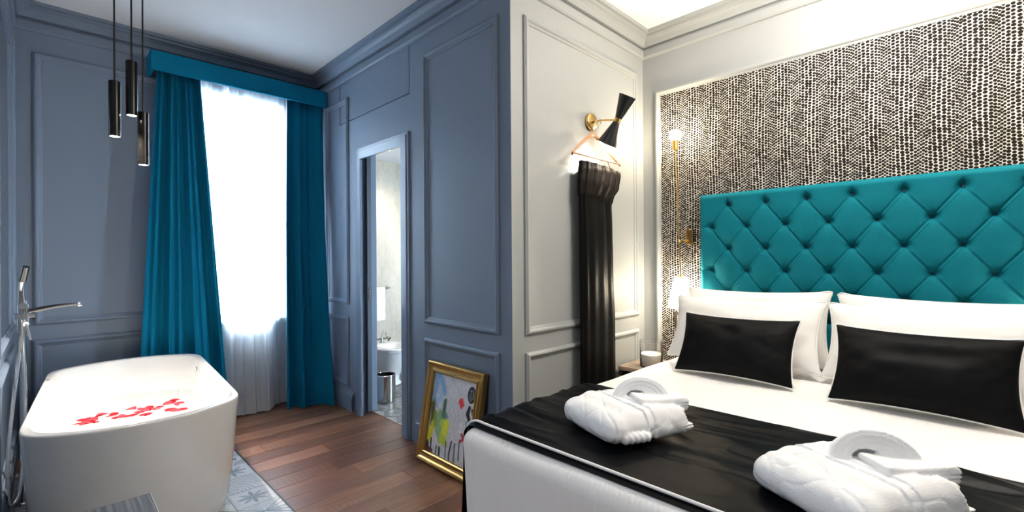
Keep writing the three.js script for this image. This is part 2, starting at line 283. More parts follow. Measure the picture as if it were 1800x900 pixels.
// door casing, lining and the edge of the pocket door
{
  const d = thing('door_1', 'open bathroom doorway with blue grey casing and pocket door', 'door', [XB, 0, (DOOR.z0 + DOOR.z1) / 2], 0, null, 'structure');
  const a = DOOR.z0 - d.position.z, b = DOOR.z1 - d.position.z, y1 = DOOR.y1;
  const path = [V(0, 0, b), V(0, y1, b), V(0, y1, a), V(0, 0, a)];
  mesh('casing', sweep(path, false, [[-0.012, 0], [-0.012, 0.012], [-0.010, 0.014], [0.008, 0.014], [0.010, 0.020], [0.012, 0.022], [0.078, 0.022], [0.080, 0.020], [0.080, 0]], V(-1, 0, 0)), M.casing, d);
  mesh('door_lining', merge([box(0, 0.15, 0, y1, b - 0.012, b + 0.001), box(0, 0.055, 0, y1, a - 0.001, a + 0.012), box(0.095, 0.15, 0, y1, a - 0.001, a + 0.03), box(0, 0.15, y1 - 0.012, y1 + 0.001, a, b)]), M.casing, d);
  const leaf = mesh('door_leaf', box(0.056, 0.094, 0.01, y1 - 0.014, a - 0.05, a + 0.05, 0.002), M.jamb, d);
  leaf.userData.label = 'dark edge of the sliding door';
  mesh('latch_plate', box(0.0655, 0.0845, 0.93, 1.03, a + 0.0495, a + 0.052, 0.001), M.chrome, leaf);
  mesh('threshold', box(0.098, 0.106, -0.002, 0.004, a + 0.012, b - 0.012, 0.001), std({ color: rgb(0.35, 0.3, 0.24), roughness: 0.4, metalness: 0.5 }), d);
}
// ---------------------------------------------------------------- floors
const TILE = { x1: 0.872, z0: -4.06 };
{
  const fl = thing('floor', 'brown oak plank floor with a patterned tile field under the bathtub', 'floor', [0, 0, 0], 0, null, 'structure');
  mesh('subfloor', merge([box(XBACK - 0.2, XB + 0.1, -0.1, -0.012, ZW - 0.02, ZBACK), box(XB + 0.1, XH + 0.2, -0.1, -0.012, ZC - 0.02, ZBACK)]), M.subfloor, fl);
  const woodTex = (k, base, dark) => dataTex(1024, 256, (i, j) => {
    const u = i / 1024, v = j / 256, warp = noise2(u * 6, v * 5, 30 + k, 6, 5) * 1.6;
    const grain = noise2(u * 14, v * 64 + warp * 6, 31 + k, 14, 0), fine = noise2(u * 60, v * 128, 32 + k, 60, 128), blot = noise2(u * 5, v * 3, 33 + k, 5, 3), pore = noise2(u * 90, v * 200, 35 + k, 90, 200) > 0.86 ? 0.72 : 1;
    const t = clamp(0.15 + 0.5 * grain + 0.22 * fine + 0.3 * (blot - .5)), saw = 1 - 0.10 * Math.max(0, Math.sin(u * 2 * Math.PI * 64)) * smooth(0.5, 0.75, noise2(u * 4, v * 2, 36 + k, 4, 2));
    return base.map((b, n) => 255 * lerp(dark[n], b, t) * pore * saw);
  }, true, [0.5, 4]);
  const bases = [[[0.52, 0.355, 0.255], [0.29, 0.175, 0.115]], [[0.60, 0.43, 0.32], [0.36, 0.225, 0.155]], [[0.48, 0.31, 0.215], [0.25, 0.145, 0.095]], [[0.56, 0.39, 0.28], [0.32, 0.195, 0.13]]];
  const mats = bases.map(([a, b], k) => { const t = woodTex(k * 7, a, b); return std({ map: t, bumpMap: t, bumpScale: 0.0009, roughness: 0.36 }); });
  const pw = 0.148; let row = 0;
  for (let z = ZW; z < ZBACK - 0.01; z += pw, row++) {
    const z1 = Math.min(z + pw, ZBACK), zm = (z + z1) / 2, parts = [];
    const xEnd = zm > ZC ? XH : XB + 0.098, xStart = z1 < ZSTEP ? XL : XBACK;
    let x = xStart - hash2(row, 5) * 1.2;
    while (x < xEnd) { const len = 1.1 + 0.9 * hash2(row, Math.round(x * 100), 6); parts.push([Math.max(x, xStart), Math.min(x + len, xEnd)]); x += len; }
    parts.forEach(([a, b], k) => {
      const inTile = z1 > TILE.z0 + 0.03 && z < -1.2;
      if (inTile) a = Math.max(a, TILE.x1 + 0.006);
      if (b - a < 0.03) return;
      const h = (hash2(row, k, 8) - .5) * 0.0012;
      mesh('plank', pieceGeo(a + 0.0007, b - 0.0007, -0.012, h, z + 0.0007, z1 - 0.0007, 0.002, hash2(row, k, 9) * 2, hash2(row, k, 11)), mats[Math.floor(hash2(row, k, 10) * 4)], fl);
    });
  }
  mesh('edge_strip', box(TILE.x1, TILE.x1 + 0.006, -0.012, 0.0015, TILE.z0, -1.2), M.darkmetal, fl);
  // cement tiles with printed patterns, one mesh each
  const ts = 0.2, ink = ['#8d939c', '#a9aeb6', '#6f7782', '#c3c6cc', '#99a0a8'];
  const patterns = [
    (c) => { for (let k = 0; k < 8; k++) { c.save(); c.translate(128, 128); c.rotate(k * Math.PI / 4); c.fillStyle = ink[k % 2 ? 0 : 2]; c.beginPath(); c.moveTo(0, 0); c.quadraticCurveTo(26, -46, 0, -104); c.quadraticCurveTo(-26, -46, 0, 0); c.fill(); c.restore(); } c.strokeStyle = ink[1]; c.lineWidth = 5; c.strokeRect(10, 10, 236, 236); },
    (c) => { c.strokeStyle = ink[0]; c.lineWidth = 6; for (let r = 20; r < 180; r += 26) { c.beginPath(); c.arc(0, 256, r, 0, 7); c.stroke(); c.beginPath(); c.arc(256, 0, r, 0, 7); c.stroke(); } },
    (c) => { c.fillStyle = ink[2]; c.beginPath(); c.moveTo(128, 8); c.lineTo(248, 128); c.lineTo(128, 248); c.lineTo(8, 128); c.fill(); c.fillStyle = '#e2e2e4'; c.beginPath(); c.moveTo(128, 60); c.lineTo(196, 128); c.lineTo(128, 196); c.lineTo(60, 128); c.fill(); c.fillStyle = ink[0]; c.beginPath(); c.arc(128, 128, 30, 0, 7); c.fill(); },
    (c) => { c.strokeStyle = ink[4]; c.lineWidth = 5; for (let k = 0; k < 12; k++) { c.save(); c.translate(128, 128); c.rotate(k * Math.PI / 6); c.beginPath(); c.arc(0, -56, 32, 0, 7); c.stroke(); c.restore(); } c.beginPath(); c.arc(128, 128, 110, 0, 7); c.stroke(); },
    (c) => { c.fillStyle = ink[1]; for (const [x, y] of [[0, 0], [256, 0], [0, 256], [256, 256]]) { c.beginPath(); c.arc(x, y, 84, 0, 7); c.fill(); } c.fillStyle = ink[2]; for (let k = 0; k < 4; k++) { c.save(); c.translate(128, 128); c.rotate(k * Math.PI / 2); c.beginPath(); c.moveTo(0, 0); c.lineTo(26, -90); c.lineTo(-26, -90); c.fill(); c.restore(); } },
    (c) => { c.fillStyle = ink[3]; c.fillRect(0, 0, 128, 128); c.fillRect(128, 128, 128, 128); c.strokeStyle = ink[2]; c.lineWidth = 7; for (let k = 0; k < 5; k++) { c.beginPath(); c.moveTo(k * 60, 0); c.lineTo(256 - k * 60, 256); c.stroke(); } },
  ];
  const tileMats = patterns.map((f, k) => std({ roughness: 0.42, map: canvasTex(256, 256, (c) => {
    c.fillStyle = ['#dcdce0', '#d6d7db', '#cfd1d6', '#dedee1', '#d9dade', '#e2e2e4'][k]; c.fillRect(0, 0, 256, 256); f(c);
    for (let q = 0; q < 500; q++) { const v = hash2(q, k, 41); c.fillStyle = v > .5 ? 'rgba(255,255,255,0.16)' : 'rgba(90,96,104,0.13)'; c.beginPath(); c.arc(hash2(q, k, 42) * 256, hash2(q, k, 43) * 256, 1 + 5 * hash2(q, k, 44), 0, 7); c.fill(); }
  }) }));
  let k = 0;
  const grout = mesh('grout_bed', box(XL, TILE.x1, -0.012, -0.003, TILE.z0, -1.2), M.grout, fl);
  for (let z = TILE.z0, j = 0; z < -1.21; z += ts, j++) for (let x = TILE.x1, i = 0; x > XL + 0.01; x -= ts, i++, k++) {
    const x0 = Math.max(x - ts, XL), z1 = Math.min(z + ts, -1.2);
    const g = pieceGeo(x0 + 0.001, x - 0.001, -0.01, 0, z + 0.001, z1 - 0.001, 0.0015), uv = g.attributes.uv, t = Math.floor(hash2(i, j, 51) * 4);
    for (let n = 0; n < uv.count; n++) { let u = uv.getX(n) / ts, v = uv.getY(n) / ts; for (let q = 0; q < t; q++) [u, v] = [1 - v, u]; uv.setXY(n, u, v); }
    mesh('cement_tile', g, tileMats[Math.floor(hash2(i, j, 52) * tileMats.length)], fl);
  }
}
// ---------------------------------------------------------------- bathroom seen through the door
const BX0 = XB + 0.15, BX1 = 3.6, BZ0 = -4.5, BZ1 = ZC - 0.15, BC = 2.31;
{
  const concTex = (k) => dataTex(512, 512, (i, j) => { const n = 0.5 * noise2(i / 90, j / 120, 60 + k) + 0.3 * noise2(i / 30, j / 44, 61 + k) + 0.2 * noise2(i / 6, j / 9, 62 + k), s = noise2(i / 9, j / 60, 63 + k) > 0.8 ? 0.97 : 1; return [0.76, 0.715, 0.65].map((c) => 255 * c * (0.84 + 0.28 * n) * s); }, true, [0.8, 0.5]);
  const concMats = [0, 4, 8].map((k) => std({ map: concTex(k), roughness: 0.5 }));
  const wb = struct('wall_bathroom_back', box(BX0 - 0.1, BX1 + 0.1, -0.1, 2.9, BZ0 - 0.15, BZ0 - 0.012), M.plaster, 'beige concrete tiled back wall of the bathroom', 'wall');
  let n = 0;
  for (const [a, b] of [[BX0, 2.155], [2.155, 2.765], [2.765, 3.375], [3.375, BX1]]) mesh('wall_tile', box(a + 0.0012, b - 0.0012, 0, BC, BZ0 - 0.012, BZ0), concMats[n++ % 3], wb);
  struct('wall_bathroom_side', merge([box(BX1, BX1 + 0.15, -0.1, 2.9, BZ0 - 0.15, BZ1)]), concMats[1], 'beige concrete side wall deep inside the bathroom', 'wall');
  struct('wall_bathroom_inner', merge([box(BX0 - 0.15, BX0, -0.1, 2.9, BZ0 - 0.15, ZW)]), concMats[2], 'beige concrete return beside the bathroom doorway', 'wall');
  struct('ceiling_bathroom', box(BX0, BX1, BC, BC + 0.1, BZ0 - 0.012, BZ1), M.ceiling, 'lowered white bathroom ceiling with a recessed spot', 'ceiling');
  const bf = thing('floor_bathroom', 'grey hexagon tile floor beyond the doorway', 'floor', [0, 0, 0], 0, null, 'structure');
  mesh('grout_bed', box(XB + 0.105, BX1, -0.1, -0.004, BZ0 - 0.012, BZ1), M.grout, bf);
  const hexTex = (k) => dataTex(128, 128, (i, j) => { const v = noise2(i / 22, j / 22, 70 + k, 0, 0), w = Math.abs(noise2(i / 14, j / 14, 71 + k) - .5) < 0.05 ? 1.35 : 1; return [0.40, 0.405, 0.415].map((c) => 255 * c * (0.62 + 0.7 * v) * w); }, true);
  const hexMats = [0, 3, 6, 9, 12].map((k, q) => std({ map: hexTex(k), color: rgb(...[[1, 1, 1], [0.8, 0.8, 0.8], [1.2, 1.2, 1.2], [0.65, 0.66, 0.68], [1, 1, 1]][q]), roughness: 0.4 }));
  const R = 0.115, hexShape = new THREE.Shape(); for (let q = 0; q < 6; q++) hexShape[q ? 'lineTo' : 'moveTo'](Math.cos(q * Math.PI / 3) * (R - 0.004), Math.sin(q * Math.PI / 3) * (R - 0.004));
  const hex = new THREE.ExtrudeGeometry(hexShape, { depth: 0.008, bevelEnabled: true, bevelThickness: 0.001, bevelSize: 0.001, bevelSegments: 1 }); hex.rotateX(-Math.PI / 2); hex.translate(0, -0.009, 0);
  { const uv = hex.attributes.uv; for (let i = 0; i < uv.count; i++) uv.setXY(i, uv.getX(i) * 4 + .5, uv.getY(i) * 4 + .5); }
  for (let i = 0; i < 12; i++) for (let j = 0; j < 13; j++) {
    const x = 2.03 + i * R * 1.5, z = BZ0 + 0.1 + (j + (i % 2) * 0.5) * R * Math.sqrt(3);
    if (x > BX1 - 0.1 || z > BZ1 - 0.1) continue;
    const m = mesh('hexagon_tile', hex, hexMats[Math.floor(hash2(i, j, 75) * 5)], bf); m.position.set(x, 0, z);
  }
}
// ---------------------------------------------------------------- curtains and pelmet
{
  const pel = thing('curtain_pelmet', 'teal velvet box pelmet above the window', 'pelmet', [1.16, 2.64, ZW]);
  mesh('front_board', box(-0.64, 0.635, 0, 0.142, 0.192, 0.214, 0.004), M.velvetCurtain, pel);
  mesh('return_board', box(-0.64, -0.618, 0.0, 0.142, 0.001, 0.193, 0.004), M.velvetCurtain, pel);
  mesh('top_board', box(-0.636, 0.632, 0.12, 0.139, 0.001, 0.193, 0.003), M.velvetCurtain, pel);
  const rail = thing('curtain_rail', 'slim white curtain rail hidden under the teal pelmet', 'rail', [1.16, 2.715, ZW]);
  mesh('track', box(-0.61, 0.625, 0, 0.025, 0.05, 0.075, 0.003), M.white, rail);
  mesh('track', box(-0.61, 0.625, 0, 0.025, 0.11, 0.135, 0.003), M.white, rail);
  // velvet panel: top x range, bottom x range, folds
  function drapery(o) {
    const nu = 260, nv = 90, base = o.p;
    return grid(nu, nv, (u, v) => {   // v = 0 top, 1 floor
      const fl = Math.pow(v, o.pow ?? 1.6), w0 = lerp(o.t0, o.b0, Math.pow(v, o.pl ?? 1)), w1 = lerp(o.t1, o.b1, Math.pow(v, o.pr ?? 1));
      let x = lerp(w0, w1, u);
      let z = lerp(o.tz, lerp(o.bzl, o.bzr, u), fl);
      let s = 0, c = 0;
      for (const [f, ph, a, drift] of o.folds) { const t = 2 * Math.PI * (f * u + ph + drift * v); s += a * (Math.sin(t) + 0.28 * Math.sin(2 * t + 1)); c += a * 0.5 * Math.cos(t); }
      const amp = lerp(o.a0, o.a1, v);
      z += s * amp + 0.006 * (noise2(u * 9, v * 7, o.k) - .5) * (0.3 + v); x += c * amp * 0.5;
      const y = lerp(o.y1, o.y0 + (o.hem ?? 0) * (s * 0.2 + 0.4 * u), v);
      return [x - base[0], y - base[1], z - base[2]];
    }, (u, v) => [u * 0.9, v * 2.6]);
  }
  const folds = [[3.2, 0.1, 0.6, 0.10], [6.3, 0.35, 0.5, -0.08], [1.4, 0.6, 0.35, 0.05], [11, 0.2, 0.12, 0.1]];
  let p = [0.68, 0, -4.2];
  const c1 = thing('velvet_curtain', 'teal velvet curtain hanging beside the bathtub and the black pendants', 'curtain', p, 0, 'teal velvet curtains');
  mesh('fabric', drapery({ p, t0: 0.565, t1: 0.83, b0: 0.43, b1: 1.02, tz: -4.237, bzl: -4.222, bzr: -4.222, y0: 0.012, y1: 2.71, a0: 0.027, a1: 0.036, folds, k: 81, pow: 1.2 }), M.velvetCurtain, c1);
  p = [1.62, 0, -4.1];
  const c2 = thing('velvet_curtain', 'teal velvet curtain hanging beside the blue wall, its hem spread on the floor', 'curtain', p, 0, 'teal velvet curtains');
  mesh('fabric', drapery({ p, t0: 1.465, t1: 1.785, b0: 1.40, b1: 1.74, tz: -4.237, bzl: -4.13, bzr: -3.95, y0: 0.012, y1: 2.71, a0: 0.024, a1: 0.05, folds: [[2.1, 0.45, 0.6, -0.12], [3.4, 0.15, 0.4, -0.16], [1.0, 0.1, 0.5, 0.0]], k: 87, pow: 1.7 }), M.velvetCurtain, c2);
  p = [1.16, 0, -4.28];
  const s = thing('sheer_curtain', 'sheer white curtain glowing in front of the window', 'curtain', p);
  const sheerF = (dz, v0) => (u, v) => {
    const vv = lerp(v0, 1, v), x = lerp(0.70, 1.56, u), t = 2 * Math.PI * u;
    let z = -4.322 + Math.pow(vv, 1.6) * lerp(0.075, 0.16, u) * smooth(1.0, 1.06, x) * smooth(1.40, 1.30, x) + lerp(0.010, 0.018, vv) * (Math.sin(9 * t + 1.5 * Math.sin(2 * t)) * .6 + .5 * Math.sin(5.3 * t + 1 + vv)) + 0.004 * Math.sin(23 * t);
    return [x + 0.006 * Math.cos(9 * t) - p[0], lerp(2.7, 0.012, vv) - p[1], z + dz - p[2]];
  };
  mesh('fabric', grid(300, 40, sheerF(0, 0)), M.sheer, s);
  mesh('hem', grid(300, 4, sheerF(0.003, 0.957)), M.sheer, s);
}
// ---------------------------------------------------------------- bathtub, water, petals, filler
const TUB = { x: 0.335, z: -3.29, turn: THREE.MathUtils.degToRad(-3.7) };
{
  const t = thing('bathtub', 'white freestanding oval bathtub filled with water', 'bathtub', [TUB.x, 0, TUB.z], TUB.turn);
  const N = 144;
  // plan outline: straight long sides, bowed ends, rounded corners
  function plan(a, b, bow, r, y) {
    const pts = [], hz = b - bow, dense = [];
    const q = (x, sgn) => b - bow * (x / a) * (x / a);
    const raw = [];
    for (let i = 0; i <= 40; i++) raw.push([-a + 2 * a * i / 40, q(-a + 2 * a * i / 40)]);
    for (let i = 1; i < 40; i++) raw.push([a, hz - 2 * hz * i / 40]);
    for (let i = 0; i <= 40; i++) raw.push([a - 2 * a * i / 40, -q(a - 2 * a * i / 40)]);
    for (let i = 1; i < 40; i++) raw.push([-a, -hz + 2 * hz * i / 40]);
    // resample evenly, then smooth to round the corners
    let L = [0]; for (let i = 0; i < raw.length; i++) { const A = raw[i], B = raw[(i + 1) % raw.length]; L.push(L[i] + Math.hypot(A[0] - B[0], A[1] - B[1])); }
    const tot = L[raw.length], K = 288; let k = 0, out = [];
    for (let i = 0; i < K; i++) { const d = tot * i / K; while (L[k + 1] < d) k++; const f = (d - L[k]) / (L[k + 1] - L[k]), A = raw[k], B = raw[(k + 1) % raw.length]; out.push([lerp(A[0], B[0], f), lerp(A[1], B[1], f)]); }
    const win = Math.max(1, Math.round(r / (tot / K)));
    for (let pass = 0; pass < 2; pass++) out = out.map((_, i) => { let x = 0, z = 0; for (let d = -win; d <= win; d++) { const P = out[(i + d + K) % K]; x += P[0]; z += P[1]; } return [x / (2 * win + 1), z / (2 * win + 1)]; });
    for (let i = 0; i < K; i += 2) pts.push([out[i][0], y, out[i][1]]);
    return pts;
  }
  const ring = (ia, ib, y) => plan(0.385 + ia, 0.858 + ib, 0.15, 0.085, y);
  const outer = [ring(-0.045, -0.185, 0.0), ring(-0.030, -0.165, 0.012), ring(-0.020, -0.135, 0.08), ring(-0.012, -0.085, 0.22), ring(-0.006, -0.045, 0.36), ring(-0.002, -0.015, 0.50), ring(0, -0.003, 0.575), ring(0.001, 0.0, 0.590), ring(-0.001, -0.002, 0.597), ring(-0.006, -0.007, 0.600)];
  const inner = [ring(-0.020, -0.022, 0.600), ring(-0.027, -0.030, 0.597), ring(-0.031, -0.036, 0.588), ring(-0.040, -0.060, 0.52), ring(-0.062, -0.13, 0.38), ring(-0.085, -0.21, 0.24), ring(-0.115, -0.27, 0.16), ring(-0.17, -0.34, 0.135), ring(-0.26, -0.55, 0.13)];
  mesh('shell', loft([...outer, ...inner], true, true), M.ceramic, t);
  const ov = mesh('overflow', new THREE.TorusGeometry(0.020, 0.005, 10, 28), M.chrome, t); ov.rotation.y = Math.PI / 2; ov.position.set(0.335, 0.535, -0.42);
  const wy = 0.475;
  const w = loft([ring(-0.052, -0.088, wy), ring(-0.053, -0.089, wy + 0.0005)], false, true);
  one('bath_water', w, M.water, 'still clear water filling the white bathtub', 'water'); const bw = scene.children[scene.children.length - 1]; bw.position.set(TUB.x, 0, TUB.z); bw.rotation.y = TUB.turn;
  // petals floating in a loose row near the close rim
  const petalG = [0, 1, 2].map((k) => grid(8, 8, (u, v) => { const r = (1 - 0.25 * v) * Math.sqrt(Math.max(0, 1 - Math.pow(2 * v - 1, 2))) * 0.5; const x = (u * 2 - 1) * (r * 0.9 + 0.02), z = v - .5; return [x * 0.036, 0.012 * (x * x * (1 + k) + (k === 1 ? 0.9 : 0.4) * z * z) + 0.001 * Math.sin(9 * u + k), z * 0.036]; }));
  const petalM = [[0.46, 0.006, 0.016], [0.34, 0.003, 0.010], [0.56, 0.03, 0.045]].map((c) => phys({ color: rgb(...c), roughness: 0.6, specularIntensity: 0.25 }));
  const spots = [[0.096, -3.106], [0.113, -3.144], [0.123, -3.067], [0.137, -3.155], [0.14, -3.083], [0.152, -3.116], [0.16, -3.073], [0.178, -3.171], [0.192, -3.182], [0.22, -3.14], [0.234, -3.15], [0.256, -3.066], [0.27, -3.076], [0.28, -3.054], [0.305, -3.178], [0.32, -3.23], [0.309, -3.06], [0.327, -3.092], [0.337, -3.106], [0.34, -3.028], [0.358, -3.098], [0.357, -3.035], [0.381, -3.153], [0.387, -3.106], [0.404, -3.102], [0.422, -3.124], [0.461, -3.153], [0.482, -3.189], [0.501, -3.213], [0.494, -3.104], [0.513, -3.142], [0.452, -3.026], [0.467, -2.984], [0.504, -2.998], [0.237, -3.074], [0.347, -3.148]];
  spots.forEach(([x, z], i) => {
    const m = one('rose_petal', petalG[i % 3], petalM[(i * 7) % 3], 'small red rose petal floating on the bath water', 'petal', 'rose petals on the bath water');
    m.position.set(x, wy + 0.002 + 0.002 * (i % 3), z); m.rotation.set(rr(-0.15, 0.15), rr(0, 6.28), rr(-0.15, 0.15)); const k = rr(0.95, 1.45); m.scale.set(k, k, k);
  });
}
{
  const f = thing('bath_filler', 'chrome freestanding bath filler with hand shower and hose', 'tap', [-0.098, 0, -3.56]);
  mesh('base_plate', lathe([[0, 0], [0.045, 0], [0.045, 0.008], [0.038, 0.014], [0.014, 0.016], [0, 0.016]]), M.chrome, f);
  mesh('column', cyl(V(0, 0.012, 0), V(0, 0.95, 0), 0.013), M.chrome, f);
  mesh('mixer_body', merge([cyl(V(0, 0.90, 0), V(0, 1.045, 0), 0.023), cyl(V(-0.03, 0.985, 0), V(0.045, 0.985, 0), 0.017), cyl(V(0, 0.985, -0.03), V(0, 0.985, 0.04), 0.015)]), M.chrome, f);
  const sp = grid(24, 20, (u, v) => { const a = u * 2 * Math.PI, x = lerp(0.02, 0.215, v), ry = lerp(0.015, 0.008, v), rz = lerp(0.016, 0.013, v); return [x, 1.005 + 0.025 * Math.sin(v * 1.8) + Math.sin(a) * ry, Math.cos(a) * rz]; });
  mesh('spout', sp, M.darkchrome, f).userData.label = 'dark polished spout';
  mesh('spout_tip', lathe([[0, -0.004], [0.011, -0.004], [0.013, 0.0], [0.012, 0.016], [0, 0.018]], 20).rotateZ(-Math.PI / 2).translate(0.213, 1.0295, 0), M.chrome, f);
  mesh('lever', merge([cyl(V(0.012, 0.945, 0.045), V(0.03, 0.86, 0.06), 0.006, 0.005), cyl(V(0.005, 0.95, 0.02), V(0.012, 0.945, 0.05), 0.012)]), M.chrome, f);
  const hs = tube([V(-0.004, 0.97, 0.028), V(-0.004, 1.06, 0.036), V(-0.006, 1.13, 0.046), V(0.002, 1.19, 0.066), V(0.014, 1.235, 0.088)], 0.0115, 30, 14);
  const hand = mesh('hand_shower', hs, M.chrome, f);
  mesh('spray_head', cyl(V(0.0, 1.17, 0.058), V(0.015, 1.245, 0.093), 0.015, 0.014, 20), M.darkchrome, hand);
  mesh('cradle', merge([cyl(V(0, 1.035, 0), V(0, 1.04, 0.05), 0.016), cyl(V(0, 1.02, 0), V(0, 1.065, 0), 0.016)]), M.chrome, f);
  const hose = tube([V(-0.004, 0.965, 0.03), V(0.003, 0.80, 0.07), V(0.012, 0.55, 0.20), V(0.006, 0.30, 0.34), V(-0.012, 0.17, 0.42), V(-0.030, 0.16, 0.44), V(-0.040, 0.30, 0.40), V(-0.030, 0.55, 0.26), V(-0.012, 0.80, 0.08), V(-0.004, 0.915, 0.022)], 0.0075, 140, 10);
  mesh('hose', hose, M.chrome, f);
}
// bench whose corner shows at the lower edge
{
  const stripe = dataTex(256, 256, (i, j) => { const n = 0.55 * noise2(i / 2.6, j / 70, 91, 98, 0) + 0.3 * noise2(i / 9, j / 120, 92, 28, 0) + 0.15 * noise2(i / 1.5, j / 16, 93, 0, 0); return [0.55, 0.56, 0.585].map((c) => 255 * c * (0.62 + 0.62 * n)); }, true, [2.2, 1.2]);
  const m = std({ map: stripe, roughness: 0.6 });
  const b = thing('bath_bench', 'low grey streaked wooden bench in front of the bathtub', 'bench', [0.06, 0, -1.88]);
  const top = mesh('seat_top', box(-0.19, 0.19, 0.405, 0.45, -0.205, 0.19, 0.004), m, b);
  mesh('edge_band', box(0.1895, 0.194, 0.406, 0.4505, -0.205, 0.19, 0.001), std({ color: rgb(0.62, 0.62, 0.61), roughness: 0.5 }), top);
  for (const x of [-0.15, 0.15]) for (const z of [-0.16, 0.15]) mesh('leg', box(x - 0.02, x + 0.02, 0, 0.406, z - 0.02, z + 0.02, 0.003), m, b);
}
// ---------------------------------------------------------------- pendants
{
  const tubeM = std({ color: rgb(0.006, 0.0055, 0.005), roughness: 0.2 });
  const items = [[0.248, 1.925, -3.2, 'black tube pendant hanging lowest left, nearest the grey wall panel'], [0.318, 2.05, -3.2, 'black tube pendant hanging highest, the middle of the three'], [0.3725, 1.8015, -3.262, 'black tube pendant hanging lowest, closest to the teal curtain']];
  items[0][3] = 'leftmost black tube pendant of the three over the bathtub';
  for (const [x, y, z, label] of items) {
    const p = thing('pendant_lamp', label, 'lamp', [x, y, z], 0, 'black tube pendants over the bathtub');
    mesh('tube_body', lathe([[0.0215, 0.0], [0.0255, 0.0], [0.0255, 0.286], [0.0235, 0.291], [0.004, 0.291], [0, 0.291]], 32), tubeM, p);
    mesh('cord', cyl(V(0, 0.289, 0), V(0, CEIL - y - 0.02, 0), 0.0042, 0.0042, 10), M.black, p);
    mesh('ceiling_rose', cyl(V(0, CEIL - y - 0.025, 0), V(0, CEIL - y, 0), 0.03, 0.03, 24), tubeM, p);
    mesh('lamp_disc', cyl(V(0, 0.0008, 0), V(0, 0.003, 0), 0.0213, 0.0213, 24), glow(12, 11, 9.5), p);
    const l = new THREE.SpotLight(new THREE.Color().setRGB(1, 0.90, 0.78), 6.5, 0, 0.62, 0.7, 2); l.position.set(x, y - 0.002, z); l.target.position.set(x, 0, z); l.shadow.radius = 1; l.castShadow = true; scene.add(l, l.target);
  }
}
